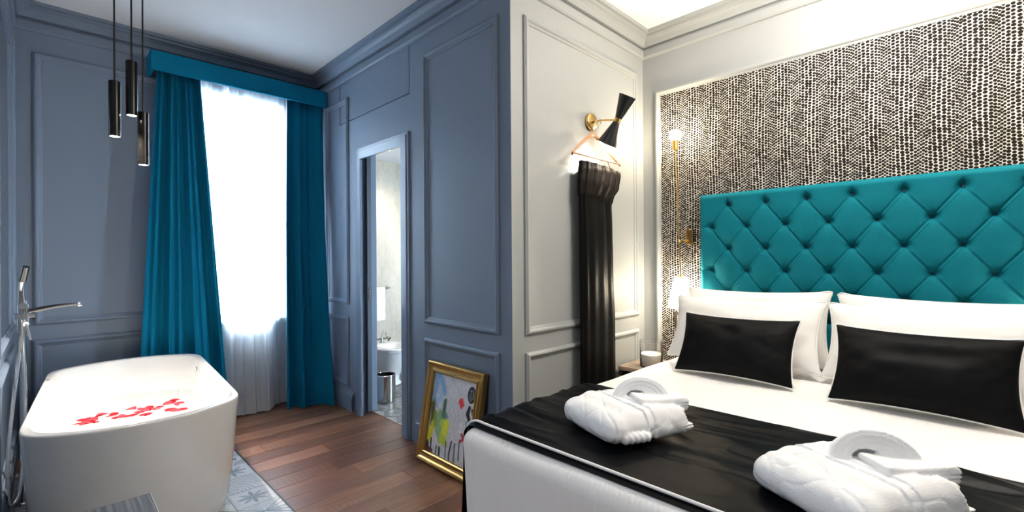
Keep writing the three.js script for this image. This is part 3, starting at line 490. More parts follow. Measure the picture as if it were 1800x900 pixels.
// ---------------------------------------------------------------- bed
const BED = { x0: 1.095, x1: 3.12, z0: -1.40, z1: 0.40, top: 0.635 };
{
  const b = thing('bed', 'double bed base and mattress under white covers', 'bed', [2.1, 0, -0.5]);
  mesh('bed_base', box(-0.92, 0.955, 0.06, 0.32, -0.82, 0.82, 0.01), M.darkmetal, b);
  mesh('mattress', box(-0.93, 0.965, 0.321, 0.58, -0.835, 0.835, 0.04), M.linen, b);
  for (const x of [-0.85, 0.88]) for (const z of [-0.75, 0.75]) mesh('leg', box(x - 0.03, x + 0.03, 0, 0.062, z - 0.03, z + 0.03), M.darkmetal, b);
  // bedspread: rings from the middle of the top outwards, over the edge and down
  const rings = [], cx = (BED.x0 + BED.x1) / 2, cz = (BED.z0 + BED.z1) / 2, N = 320;
  const outline = (ins, r) => {   // rounded rectangle, evenly walked
    const hx = (BED.x1 - BED.x0) / 2 - ins, hz = (BED.z1 - BED.z0) / 2 - ins, q = []; r = Math.max(0.02, r - ins);
    const per = 4 * (hx + hz) - 8 * r + 2 * Math.PI * r;
    for (let i = 0; i < N; i++) {
      let d = per * i / N, p = null; const seg = [[hz * 2 - 2 * r, 0], [Math.PI / 2 * r, 1], [hx * 2 - 2 * r, 2], [Math.PI / 2 * r, 3], [hz * 2 - 2 * r, 4], [Math.PI / 2 * r, 5], [hx * 2 - 2 * r, 6], [Math.PI / 2 * r, 7]]; let k = 0;
      while (k < 7 && d > seg[k][0]) { d -= seg[k][0]; k++; }
      const a = d / r;
      if (k === 0) p = [-hx, -hz + r + d]; else if (k === 1) p = [-hx + r - r * Math.cos(a), hz - r + r * Math.sin(a)]; else if (k === 2) p = [-hx + r + d, hz]; else if (k === 3) p = [hx - r + r * Math.sin(a), hz - r + r * Math.cos(a)];
      else if (k === 4) p = [hx, hz - r - d]; else if (k === 5) p = [hx - r + r * Math.cos(a), -hz + r - r * Math.sin(a)]; else if (k === 6) p = [hx - r - d, -hz]; else p = [-hx + r - r * Math.sin(a), -hz + r - r * Math.cos(a)];
      q.push(p);
    }
    return { q, per };
  };
  const R = 0.055, flat = outline(R, 0.055).q, per = outline(0, 0.055).per, side = outline(0, 0.055).q;
  const bump = (x, z) => 0.010 * (noise2(x * 3, z * 3, 101) - .5) + 0.004 * (noise2(x * 9, z * 7, 102) - .5);
  for (let k = 1; k <= 40; k++) { const s = k / 40; rings.push(flat.map(([x, z]) => [cx + x * s, BED.top + bump(x * s, z * s), cz + z * s])); }
  const uvTop = rings.length; rings.push(rings[uvTop - 1].map((p) => [...p]));
  for (let k = 1; k <= 8; k++) { const a = k / 8 * Math.PI / 2; rings.push(flat.map(([x, z], i) => { const X = lerp(x, side[i][0], Math.sin(a)), Z = lerp(z, side[i][1], Math.sin(a)); return [cx + X, BED.top - R * (1 - Math.cos(a)) + bump(X, Z) * Math.cos(a), cz + Z]; })); }
  for (let k = 1; k <= 24; k++) { const t = k / 24; rings.push(side.map(([x, z], i) => { const s = i / N * per, w = t * (0.007 * (1 + Math.sin(s * 5.2)) + 0.005 * (1 + Math.sin(s * 11 + 1))), n = Math.hypot(x, z); return [cx + x * (1 - w / n), lerp(BED.top - R, 0.09, t), cz + z * (1 - w / n)]; })); }
  const g = loft(rings, true, false, true, (u, j, p) => j < uvTop ? [p[2], p[0]] : [u * per, p[1]]);
  one('bedspread', g, M.spread, 'white ribbed bedspread hanging over the foot of the bed', 'bedspread');
  // black velvet runner across the foot, hanging down both sides
  const rx0 = 1.130, rx1 = 1.905, zl = BED.z0 - 0.012, zr = BED.z1 + 0.012, yt = BED.top + 0.013, yb = 0.11, rc = 0.06;
  const L1 = yt - rc - yb, L2 = Math.PI / 2 * rc, L3 = zr - zl - 2 * rc, LT = 2 * L1 + 2 * L2 + L3;
  const across = (s, h) => {   // position along the section, lifted by h
    if (s < L1) return [yb + s, zl - h - 0.035 * Math.pow(1 - s / L1, 2)]; s -= L1;
    if (s < L2) { const a = s / rc; return [yt - rc + (rc + h) * Math.sin(a), zl + rc - (rc + h) * Math.cos(a)]; } s -= L2;
    if (s < L3) return [yt + h, zl + rc + s]; s -= L3;
    if (s < L2) { const a = s / rc; return [yt - rc + (rc + h) * Math.cos(a), zr - rc + (rc + h) * Math.sin(a)]; } s -= L2;
    return [yt - rc - s, zr + h];
  };
  const lift = (u, s) => {
    const x = lerp(rx0, rx1, u), r1 = 1 - Math.abs(2 * noise2(x * 11 + 2.2 * s + 0.6 * Math.sin(s * 3), s * 1.6, 111) - 1), r2 = 1 - Math.abs(2 * noise2(x * 17 - s * 2.2, s * 2.6 + 7, 112) - 1), wr = 0.020 * Math.pow(r1, 2.2) * noise2(x * 4, s * 2, 114) + 0.012 * Math.pow(r2, 3) * noise2(x * 5 + 9, s * 3, 115);
    const seam = -0.006 * (Math.exp(-Math.pow((u - 0.30 - 0.02 * Math.sin(s * 5)) / 0.016, 2)) + Math.exp(-Math.pow((u - 0.80 - 0.02 * Math.sin(s * 4)) / 0.016, 2)));
    const edge = smooth(0, 0.05, u) * smooth(0, 0.03, 1 - u);
    return -0.006 + 0.008 * Math.sqrt(edge) + (wr + seam) * edge * smooth(0.05, 0.14, u);
  };
  const run = thing('bed_runner', 'black velvet bed runner with white piping across the foot of the bed', 'bed runner', [1.53, yt, -0.5]);
  const O = [1.53, yt, -0.5];
  mesh('quilt', grid(90, 300, (u, v) => { const [y, z] = across(v * LT, lift(u, v * LT)); return [lerp(rx0, rx1, u) - O[0], y - O[1], z - O[2]]; }, (u, v) => [u * 0.75, v * LT]), M.velvetRunner, run);
  const pp = []; for (let i = 0; i <= 60; i++) { const [y, z] = across(i / 60 * LT, 0.0065); pp.push(V(rx0 + 0.024 - O[0], y - O[1], z - O[2])); }
  mesh('piping', tube(pp, 0.0052, 240, 8), M.piping, run);
}
// ---------------------------------------------------------------- pillows and cushions
function pillowGeo(w, h, t, k, n = 44, sag = 0) {   // local: x width, y height (base at 0), z thickness
  const rings = [], shape = (u, v) => {
    const cx = 1 - 0.07 * Math.pow(1 - v * v, 1) * 1, cy = 1 - 0.09 * (1 - u * u);
    return [u * w / 2 * (0.93 + 0.07 * v * v), v * h / 2 * (0.91 + 0.09 * u * u)];
  };
  const th = (u, v) => t / 2 * Math.pow(Math.max(0, 1 - Math.pow(Math.abs(u), 2.6)), 0.52) * Math.pow(Math.max(0, 1 - Math.pow(Math.abs(v), 2.4)), 0.52);
  const f = (sgn) => grid(n, n, (a, b) => {
    const u = Math.sin((a * 2 - 1) * Math.PI / 2), v = Math.sin((b * 2 - 1) * Math.PI / 2), [x, y] = shape(u, v), e = Math.max(Math.abs(u), Math.abs(v));
    const wr = (noise2(u * 3 + 5, v * 3, k + sgn) - .5) * 0.22 + (noise2(u * 9, v * 7 + 3, k + 3 + sgn) - .5) * 0.12 * e;
    return [x, y + h / 2 - sag * th(u, v) * 0.2, sgn * th(u, v) * (1 + wr)];
  }, (a, b) => [a * w, b * h]);
  const A = f(1), B = f(-1); flip(B);
  const g = mergeGeometries([A, B]); return g;
}
function pillowEdge(w, h) { const p = []; for (let i = 0; i < 4; i++) for (let k = 0; k < 12; k++) { const s = k / 12 * 2 - 1, [u, v] = [[s, -1], [1, s], [-s, 1], [-1, -s]][i]; p.push(V(u * w / 2 * (0.93 + 0.07 * v * v), v * h / 2 * (0.91 + 0.09 * u * u) + h / 2, 0)); } return p; }
function cushion(name, label, cat, group, o) {
  const g = thing(name, label, cat, o.p, 0, group); g.rotation.order = 'YZX'; g.rotation.set(-o.lean, -Math.PI / 2 + (o.yaw ?? 0), o.roll ?? 0);
  const cov = mesh('cover', pillowGeo(o.w, o.h, o.t, o.k), o.mat, g);
  if (o.pipe) mesh('piping', tube(pillowEdge(o.w * 1.004, o.h * 1.006), 0.0042, 200, 6, true), M.piping, g);
  else mesh('flange', tube(pillowEdge(o.w * 1.0, o.h * 1.0), 0.005, 160, 6, true), o.mat, g);
  return g;
}
const yB = BED.top + 0.004;
cushion('bed_pillow', 'white pillow standing against the headboard beside the bedside lamp, half hidden', 'pillow', 'white bed pillows', { p: [3.003, yB + 0.012, -0.972], w: 0.81, h: 0.42, t: 0.145, lean: 0.15, k: 201, mat: M.linen, roll: 0.012 });
cushion('bed_pillow', 'white pillow standing against the headboard at the right edge, half hidden', 'pillow', 'white bed pillows', { p: [3.003, yB + 0.012, -0.142], w: 0.81, h: 0.415, t: 0.145, lean: 0.15, k: 211, mat: M.linen, roll: -0.01 });
cushion('bed_pillow', 'white front pillow behind the black cushion nearer the bedside lamp', 'pillow', 'white bed pillows', { p: [2.735, yB + 0.03, -0.968], w: 0.81, h: 0.39, t: 0.15, lean: 0.44, k: 221, mat: M.linen, roll: 0.01 });
cushion('bed_pillow', 'white front pillow behind the larger looking black cushion on the right', 'pillow', 'white bed pillows', { p: [2.725, yB + 0.03, -0.15], w: 0.81, h: 0.39, t: 0.15, lean: 0.44, k: 231, mat: M.linen, roll: -0.008 });
cushion('velvet_cushion', 'black velvet cushion nearer the bedside lamp', 'cushion', 'black velvet cushions', { p: [2.46, yB + 0.012, -0.905], w: 0.575, h: 0.34, t: 0.15, lean: 0.50, k: 241, mat: M.velvetBlack, pipe: true, yaw: 0.03 });
cushion('velvet_cushion', 'black velvet cushion at the right edge of the picture', 'cushion', 'black velvet cushions', { p: [2.41, yB + 0.012, -0.175], w: 0.59, h: 0.345, t: 0.15, lean: 0.50, k: 251, mat: M.velvetBlack, pipe: true, yaw: -0.02 });
// ---------------------------------------------------------------- headboard
{
  const z0 = -1.352, z1 = 0.352, y0 = 0.28, y1 = 1.694, D = 0.095;
  const h = thing('headboard', 'tall teal velvet headboard with deep diamond tufting', 'headboard', [XH - 0.006, 0, (z0 + z1) / 2]);
  const zc = h.position.z, bz = -1.161, by = 1.612, pz = 0.2222, py = 0.2875;
  const rowsOf = []; for (let j = 0; j < 9; j++) { const y = by - j * py / 2; if (y > 0.45) for (let i = -1; i < 9; i++) { const z = bz + (i - (j % 2) * 0.5) * pz; if (z > z0 + 0.04 && z < z1 - 0.04) rowsOf.push([z, y, j]); } }
  const height = (z, y) => {
    const a = (z - bz) / pz, b = (y - by) / py, p = a + b, q = a - b;   // buttons where p and q are whole numbers
    const dp = Math.abs(p - Math.round(p)), dq = Math.abs(q - Math.round(q));
    const ez = Math.min(z - z0, z1 - z), ey = Math.min(y1 - y, y - y0);
    let r = 9, near = 0;
    for (const [Z, Y] of rowsOf) { const d = Math.hypot(z - Z, (y - Y)); if (d < r) r = d; }
    const inside = smooth(-0.01, 0.03, by - y) * smooth(-0.01, 0.03, z - (bz - pz / 2)) * smooth(-0.01, 0.03, (bz + 6.5 * pz) - z);
    const L = 0.178;   // crease distance in metres
    const cr = (t) => { const sd = (t - Math.round(t)) * L; return Math.exp(-Math.pow((sd + 0.004) / 0.004, 2)) - 0.75 * Math.exp(-Math.pow((sd - 0.004) / 0.0045, 2)); }, crease = cr(p) + cr(q);
    const pad = Math.pow(clamp(Math.sin(Math.PI * dp) * Math.sin(Math.PI * dq)), 0.34);
    let o = D - 0.028 + 0.011 * pad * inside + 0.010 * (1 - inside);
    o -= 0.0042 * crease * inside;
    // pleats from the outer buttons to the border
    if (y > by) { const m = Math.abs(a - Math.round(a)) * pz; o -= 0.008 * Math.exp(-Math.pow(m / 0.008, 2)) * smooth(0.03, 0.0, y - by - 0.02); }
    if (z < bz - pz / 2) { for (const [Z, Y, j] of rowsOf) if (Math.abs(Z - (bz - pz / 2)) < 0.01) o -= 0.006 * Math.exp(-Math.pow((y - Y) / 0.007, 2)); }
    o -= 0.030 * Math.exp(-Math.pow(r / 0.021, 2)) + 0.008 * Math.exp(-Math.pow(r / 0.05, 2));
    const w = Math.atan2(y - by, z - bz); o += 0.0012 * (noise2(z * 40, y * 14, 301) - .5) + 0.0022 * (noise2(z * 60, y * 18, 302) - .5) * smooth(0.10, 0.03, r);
    const e = Math.min(ez, ey), rd = 0.035; if (e < rd) o *= Math.sqrt(Math.max(0, 1 - Math.pow(1 - e / rd, 2))) * 0.72 + 0.28;
    return o;
  };
  const g = grid(400, 330, (u, v) => { const z = lerp(z0, z1, u), y = lerp(y0, y1, v); return [-height(z, y), y, z - zc]; }, (u, v) => [u * 1.7, v * 1.4]);
  mesh('upholstery', g, M.velvetHead, h);
  mesh('frame', box(-0.03, 0, y0 + 0.0, y1 - 0.0, z0 - zc + 0.0, z1 - zc - 0.0), M.velvetHead, h);
  const bg = new THREE.SphereGeometry(0.0125, 14, 10); bg.scale(0.55, 1, 1);
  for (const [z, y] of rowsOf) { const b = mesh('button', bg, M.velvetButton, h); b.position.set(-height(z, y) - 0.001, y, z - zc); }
}
// ---------------------------------------------------------------- folded bathrobes, sculpted as distance fields
{
  const sub = (p, c) => [p[0] - c[0], p[1] - c[1], p[2] - c[2]];
  const rbox = (p, h, r) => { const q = [Math.abs(p[0]) - h[0] + r, Math.abs(p[1]) - h[1] + r, Math.abs(p[2]) - h[2] + r]; return Math.hypot(Math.max(q[0], 0), Math.max(q[1], 0), Math.max(q[2], 0)) + Math.min(Math.max(q[0], q[1], q[2]), 0) - r; };
  const turnY = (p, a) => { const c = Math.cos(a), s = Math.sin(a); return [c * p[0] - s * p[2], p[1], s * p[0] + c * p[2]]; };
  const turnZ = (p, a) => { const c = Math.cos(a), s = Math.sin(a); return [c * p[0] - s * p[1], s * p[0] + c * p[1], p[2]]; };
  const turnX = (p, a) => { const c = Math.cos(a), s = Math.sin(a); return [p[0], c * p[1] - s * p[2], s * p[1] + c * p[2]]; };
  const smin = (a, b, k) => { const h = clamp(0.5 + 0.5 * (b - a) / k); return lerp(b, a, h) - k * h * (1 - h); };
  const seg = (p, a, b, r0, r1) => { const ba = sub(b, a), pa = sub(p, a), h = clamp((pa[0] * ba[0] + pa[1] * ba[1] + pa[2] * ba[2]) / (ba[0] ** 2 + ba[1] ** 2 + ba[2] ** 2)); return Math.hypot(pa[0] - ba[0] * h, pa[1] - ba[1] * h, pa[2] - ba[2] * h) - lerp(r0, r1, h); };
  function robeField(p, k) {
    const taper = 1 - 0.12 * smooth(-0.02, 0.1, p[1]);
    // folded body, softly rounded, with a thick roll on the left
    let d = rbox(sub([p[0] / taper, p[1], p[2] / taper], [0.004, 0.042, 0]), [0.158, 0.038, 0.152], 0.032);
    d = smin(d, seg(p, [-0.130, 0.040, -0.100], [-0.118, 0.038, 0.104], 0.039, 0.037), 0.03);
    d = smin(d, seg(p, [-0.06, 0.052, -0.10], [-0.05, 0.048, 0.09], 0.040, 0.037), 0.03);
    d += 0.004 * (noise2(p[0] * 30 + p[1] * 18, p[2] * 12 + p[1] * 15, k) - .5) + 0.003 * (noise2(p[0] * 20 - p[2] * 34, p[1] * 50 + p[2] * 12, k + 1) - .5);
    { const r1 = 1 - Math.abs(2 * noise2(p[0] * 16 + p[2] * 10, p[2] * 7 - p[0] * 5 + p[1] * 14, k + 5) - 1), r2 = 1 - Math.abs(2 * noise2(p[0] * 9 - p[2] * 16, p[1] * 26 + p[2] * 5, k + 6) - 1); d += 0.0022 * Math.pow(r1, 7) + 0.0022 * Math.pow(r2, 8) + 0.003 * Math.exp(-Math.pow((p[0] + 0.085 + 0.05 * Math.sin(p[2] * 11)) / 0.004, 2)); }
    const body = d, slab = (x, a, b) => Math.max(a - x, x - b);
    // front edge folded over from back to near side: a doubled band that follows the body
    const bx = p[0] + 0.10 * p[2] - 0.025 * Math.sin(p[2] * 9 + 0.6);
    d = Math.min(d, Math.max(body - 0.0065, slab(bx, -0.026, 0.20)));
    d = Math.min(d, Math.max(body - 0.0115, slab(bx, 0.0, 0.062)));
    // folded layers showing at the right end
    for (let n = 0; n < 3; n++) { const y = 0.018 + n * 0.024; d = smin(d, rbox(sub(p, [[0.100, 0.072, 0.084][n], y, 0.006]), [0.068, 0.0105, 0.142 - 0.010 * n], 0.009), 0.003); }
    // gathered sleeve end under the near edge
    d = smin(d, seg(p, [-0.10, 0.020, 0.138], [-0.03, 0.018, 0.152], 0.019, 0.015) + 0.0013 * Math.sin(p[0] * 330 + p[1] * 140), 0.006);
    // lapel wing running out to the right, lifted at its tip
    const w = turnZ(turnY(sub(p, [0.108, 0.088, 0.050]), -0.22), 0.13);
    d = smin(d, rbox(sub(w, [0, 0.030 * w[0] * 4 * Math.max(0, w[0]), 0]), [0.088, 0.008 + 0.012 * smooth(-0.06, 0.08, w[0]), 0.044], 0.007), 0.003);
    if (w[0] > 0.02) d += 0.0022 * Math.sin(p[1] * 620) * smooth(0.03, 0.075, w[0]) * smooth(0.02, 0.006, d);
    d = smin(d, rbox(sub(w, [0.02, 0.004, -0.055]), [0.062, 0.008, 0.03], 0.007), 0.006);
    // shawl collar standing up as an arch, double stitched
    const a = turnX(turnY(sub(p, [0.082, 0.066, -0.012]), -0.60), 0.34);
    const rad = Math.hypot(a[0] * 0.86, a[1]);
    { const q0 = Math.max(rad - 0.079 - 0.12 * a[2] + 0.006, Math.abs(a[2]) - 0.034), dome = (Math.hypot(Math.max(rad - 0.079 - 0.12 * a[2] + 0.010, 0), Math.max(Math.abs(a[2]) - 0.036, 0)) - 0.010 < q0 ? Math.hypot(Math.max(rad - 0.069 - 0.12 * a[2], 0), Math.max(Math.abs(a[2]) - 0.028, 0)) - 0.010 : q0);
      const hole = Math.hypot((a[0] + 0.016) / 0.036, (a[1] - 0.012) / 0.026, (a[2] - 0.048) / 0.058) - 1;
      let c = Math.max(dome, -hole * 0.026, -a[1] - 0.03);
      c += 0.0012 * Math.cos(rad * 2 * Math.PI / 0.0125) * smooth(0.040, 0.05, rad) * smooth(0.0, 0.02, a[2]);
      d = smin(d, c, 0.004); }
    return Math.max(d, -p[1]);
  }
  function robeGeo(k) {
    const n = 112, mc = new MarchingCubes(n, M.terry, false, false, 260000), S = [0.24, 0.24, 0.24], oy = 0.10;
    const half = n / 2;
    for (let z = 0; z < n; z++) for (let y = 0; y < n; y++) for (let x = 0; x < n; x++) { const P = [(x - half) / half * S[0], (y - half) / half * S[1] + oy, (z - half) / half * S[2]]; mc.field[x + y * n + z * n * n] = P[1] > 0.215 || P[1] < -0.01 ? -0.05 : -robeField(P, k); }
    mc.isolation = 0; mc.update();
    const pos = mc.positionArray.slice(0, mc.count * 3);
    for (let i = 0; i < pos.length; i += 3) { pos[i] *= S[0]; pos[i + 1] = pos[i + 1] * S[1] + oy; pos[i + 2] *= S[2]; }
    let g = new THREE.BufferGeometry(); g.setAttribute('position', new THREE.BufferAttribute(pos, 3));
    g = mergeVertices(g, 1e-5); g.computeVertexNormals();
    if (volume(g) < 0) flip(g);
    const uv = []; for (let i = 0; i < g.attributes.position.count; i++) uv.push(g.attributes.position.getX(i) + g.attributes.position.getY(i), g.attributes.position.getZ(i)); g.setAttribute('uv', new THREE.Float32BufferAttribute(uv, 2));
    return g;
  }
  const deg = THREE.MathUtils.degToRad;
  for (const [x, z, a, k, label] of [[1.465, -0.905, -21, 401, 'folded white terry bathrobe on the black runner, farther from the camera edge'], [1.405, -0.225, -28, 411, 'folded white terry bathrobe cut by the lower edge of the picture']]) {
    const m = one('bathrobe', robeGeo(k), M.terry, label, 'bathrobe', 'folded bathrobes on the bed'); m.position.set(x, BED.top + 0.036, z); m.rotation.y = deg(a); m.scale.set(1.06, 1.05, 1.06);
  }
  scene.children.find((o) => o.name === 'bathrobe').userData.label = 'folded white terry bathrobe on the black runner, nearer the grey wall';
}
// ---------------------------------------------------------------- sconce with two cones, hanger and dress
{
  const s = thing('wall_sconce', 'black double cone wall sconce on a brass arm', 'lamp', [2.535, 2.163, ZC]);
  mesh('wall_plate', lathe([[0, 0], [0.056, 0], [0.056, 0.018], [0.048, 0.028], [0.02, 0.032], [0, 0.032]], 40).rotateX(Math.PI / 2), M.brass, s);
  const W = V(0.006, -0.028, 0.208);
  mesh('arm', merge([cyl(V(0, 0, 0.025), V(0.004, 0, 0.052), 0.012), tube([V(0.004, 0, 0.04), V(0.006, -0.004, 0.09), V(0.006, -0.014, 0.15), W], 0.0058, 30, 10)]), M.brass, s);
  const axis = V(0.02, 0.87, 0.49).normalize(), q = new THREE.Quaternion().setFromUnitVectors(V(0, 1, 0), axis);
  const place = (g) => { g.applyQuaternion(q); g.translate(W.x, W.y, W.z); return g; };
  for (const sg of [1, -1]) {
    const pr = sg > 0 ? [[0.019, 0.014], [0.0565, 0.152], [0.0575, 0.153], [0.059, 0.152], [0.0215, 0.012]] : [[0.019, 0.014], [0.0615, 0.156], [0.0625, 0.157], [0.064, 0.156], [0.0215, 0.012]];
    const g = lathe(pr.map(([r, y]) => [r, y]), 48); if (sg < 0) g.rotateX(Math.PI);
    mesh('cone_shade', place(g), M.black, s);
    const lin = lathe(sg > 0 ? [[0.0182, 0.016], [0.0555, 0.1505]] : [[0.0182, 0.016], [0.0605, 0.1545]], 48); if (sg < 0) lin.rotateX(Math.PI);
    mesh('shade_lining', place(lin), M.white, s);
    const bg = new THREE.SphereGeometry(0.018, 16, 12); bg.translate(0, sg * 0.075, 0);
    mesh('bulb', place(bg), glow(7, 6.3, 5), s);
    const l = new THREE.PointLight(rgb(1, 0.93, 0.80), sg > 0 ? 1.0 : 2.8, 0, 2); l.position.copy(s.position).add(W).addScaledVector(axis, sg * 0.075); l.castShadow = true; l.shadow.radius = 1; scene.add(l);
  }
  mesh('waist_collar', place(merge([cyl(V(0, -0.013, 0), V(0, 0.013, 0), 0.024, 0.024, 32)])), M.brass, s);

  const h = thing('coat_hanger', 'wooden hanger hooked over the brass sconce arm', 'hanger', [2.483, 1.885, -1.742]);
  const arm = (sg) => grid(16, 24, (u, v) => { const a = u * 2 * Math.PI, x = sg * lerp(0, 0.262, v), y = 0.178 - 0.168 * Math.pow(v, 1.15), r = lerp(0.017, 0.009, v); return [x, y + Math.sin(a) * r * 1.1, Math.cos(a) * 0.007 + 0.03 * v * v]; });
  for (const sg of [-1, 1]) mesh('shoulder', arm(sg), M.hangerwood, h);
  mesh('bar', cyl(V(-0.245, 0.018, 0.026), V(0.245, 0.018, 0.026), 0.0055, 0.0055, 12), M.hangerwood, h);
  mesh('hook', tube([V(0, 0.18, 0), V(0, 0.225, 0), V(0.02, 0.255, -0.004), V(0.055, 0.285, -0.006), V(0.072, 0.299, -0.008), V(0.092, 0.29, -0.008), V(0.095, 0.265, -0.008)], 0.0028, 40, 8), M.chrome, h);

  const d = thing('evening_dress', 'long black strapless dress hanging from the wooden hanger', 'dress', [2.5, 0.32, -1.735]);
  const N = 168, spec = (y) => {   // centre x, half width, half depth
    const K = [[0.0, 0.012, 0.185, 0.046], [0.5, 0.012, 0.180, 0.048], [0.9, 0.0, 0.172, 0.05], [1.15, -0.004, 0.168, 0.05], [1.30, -0.008, 0.168, 0.046], [1.33, -0.006, 0.172, 0.048], [1.42, 0.030, 0.205, 0.056], [1.50, 0.045, 0.212, 0.055], [1.535, 0.047, 0.207, 0.047]];
    let i = 0; while (i < K.length - 2 && y > K[i + 1][0]) i++; const t = clamp((y - K[i][0]) / (K[i + 1][0] - K[i][0])), s = t * t * (3 - 2 * t);
    return [1, 2, 3].map((n) => lerp(K[i][n], K[i + 1][n], s));
  };
  const dring = (y, top) => { const [c, a, b] = spec(y), q = []; for (let i = 0; i < N; i++) { const th = 2 * Math.PI * i / N, pl = top ? 0.011 * Math.sin(15 * th + 2 * Math.sin(y * 5)) + 0.005 * Math.sin(31 * th + y * 8) : 0.009 * Math.sin(13 * th + 1.3 * Math.sin(2 * th) + y * 0.5) + 0.006 * Math.sin(7 * th + 2); const f = 1 + pl / 0.1 * (top ? 0.9 : 1.0); q.push([c + Math.cos(th) * a * (1 + pl * 0.9), y + (y < 0.01 ? 0.01 * Math.sin(3 * th) : 0) + (y > 1.53 ? -0.018 * Math.cos(th) : 0), Math.sin(th) * b * f]); } return q; };
  const skirt = []; for (let k = 0; k <= 40; k++) skirt.push(dring(1.335 * k / 40, false));
  mesh('skirt', loft(skirt, true, false), M.satin, d);
  const bod = []; for (let k = 0; k <= 26; k++) { const y = lerp(1.285, 1.535, k / 26), r = dring(y, true); bod.push(r.map((p) => { const f = k < 5 ? lerp(0.86, 1.05, k / 5) : 1.05; const [c] = spec(y); return [c + (p[0] - c) * f, p[1] - (k < 8 ? 0.025 * (1 - k / 8) * clamp((p[0] - c) / 0.15, -1, 1) : 0), p[2] * f]; })); }
  const bodice = mesh('bodice', loft(bod, false, true), phys({ color: rgb(0.007, 0.0055, 0.0045), specularIntensity: 0.2, roughness: 0.38, sheen: 0.08, sheenColor: rgb(0.3, 0.22, 0.17) }), d);
  for (const x of [-0.11, 0.17]) mesh('hanging_loop', tube([V(x, 1.52, 0.01), V(x * 0.9 - 0.01, 1.56, 0.004), V(x * 0.85 - 0.012, 1.60, -0.004)], 0.002, 12, 6), M.satin, d);
}
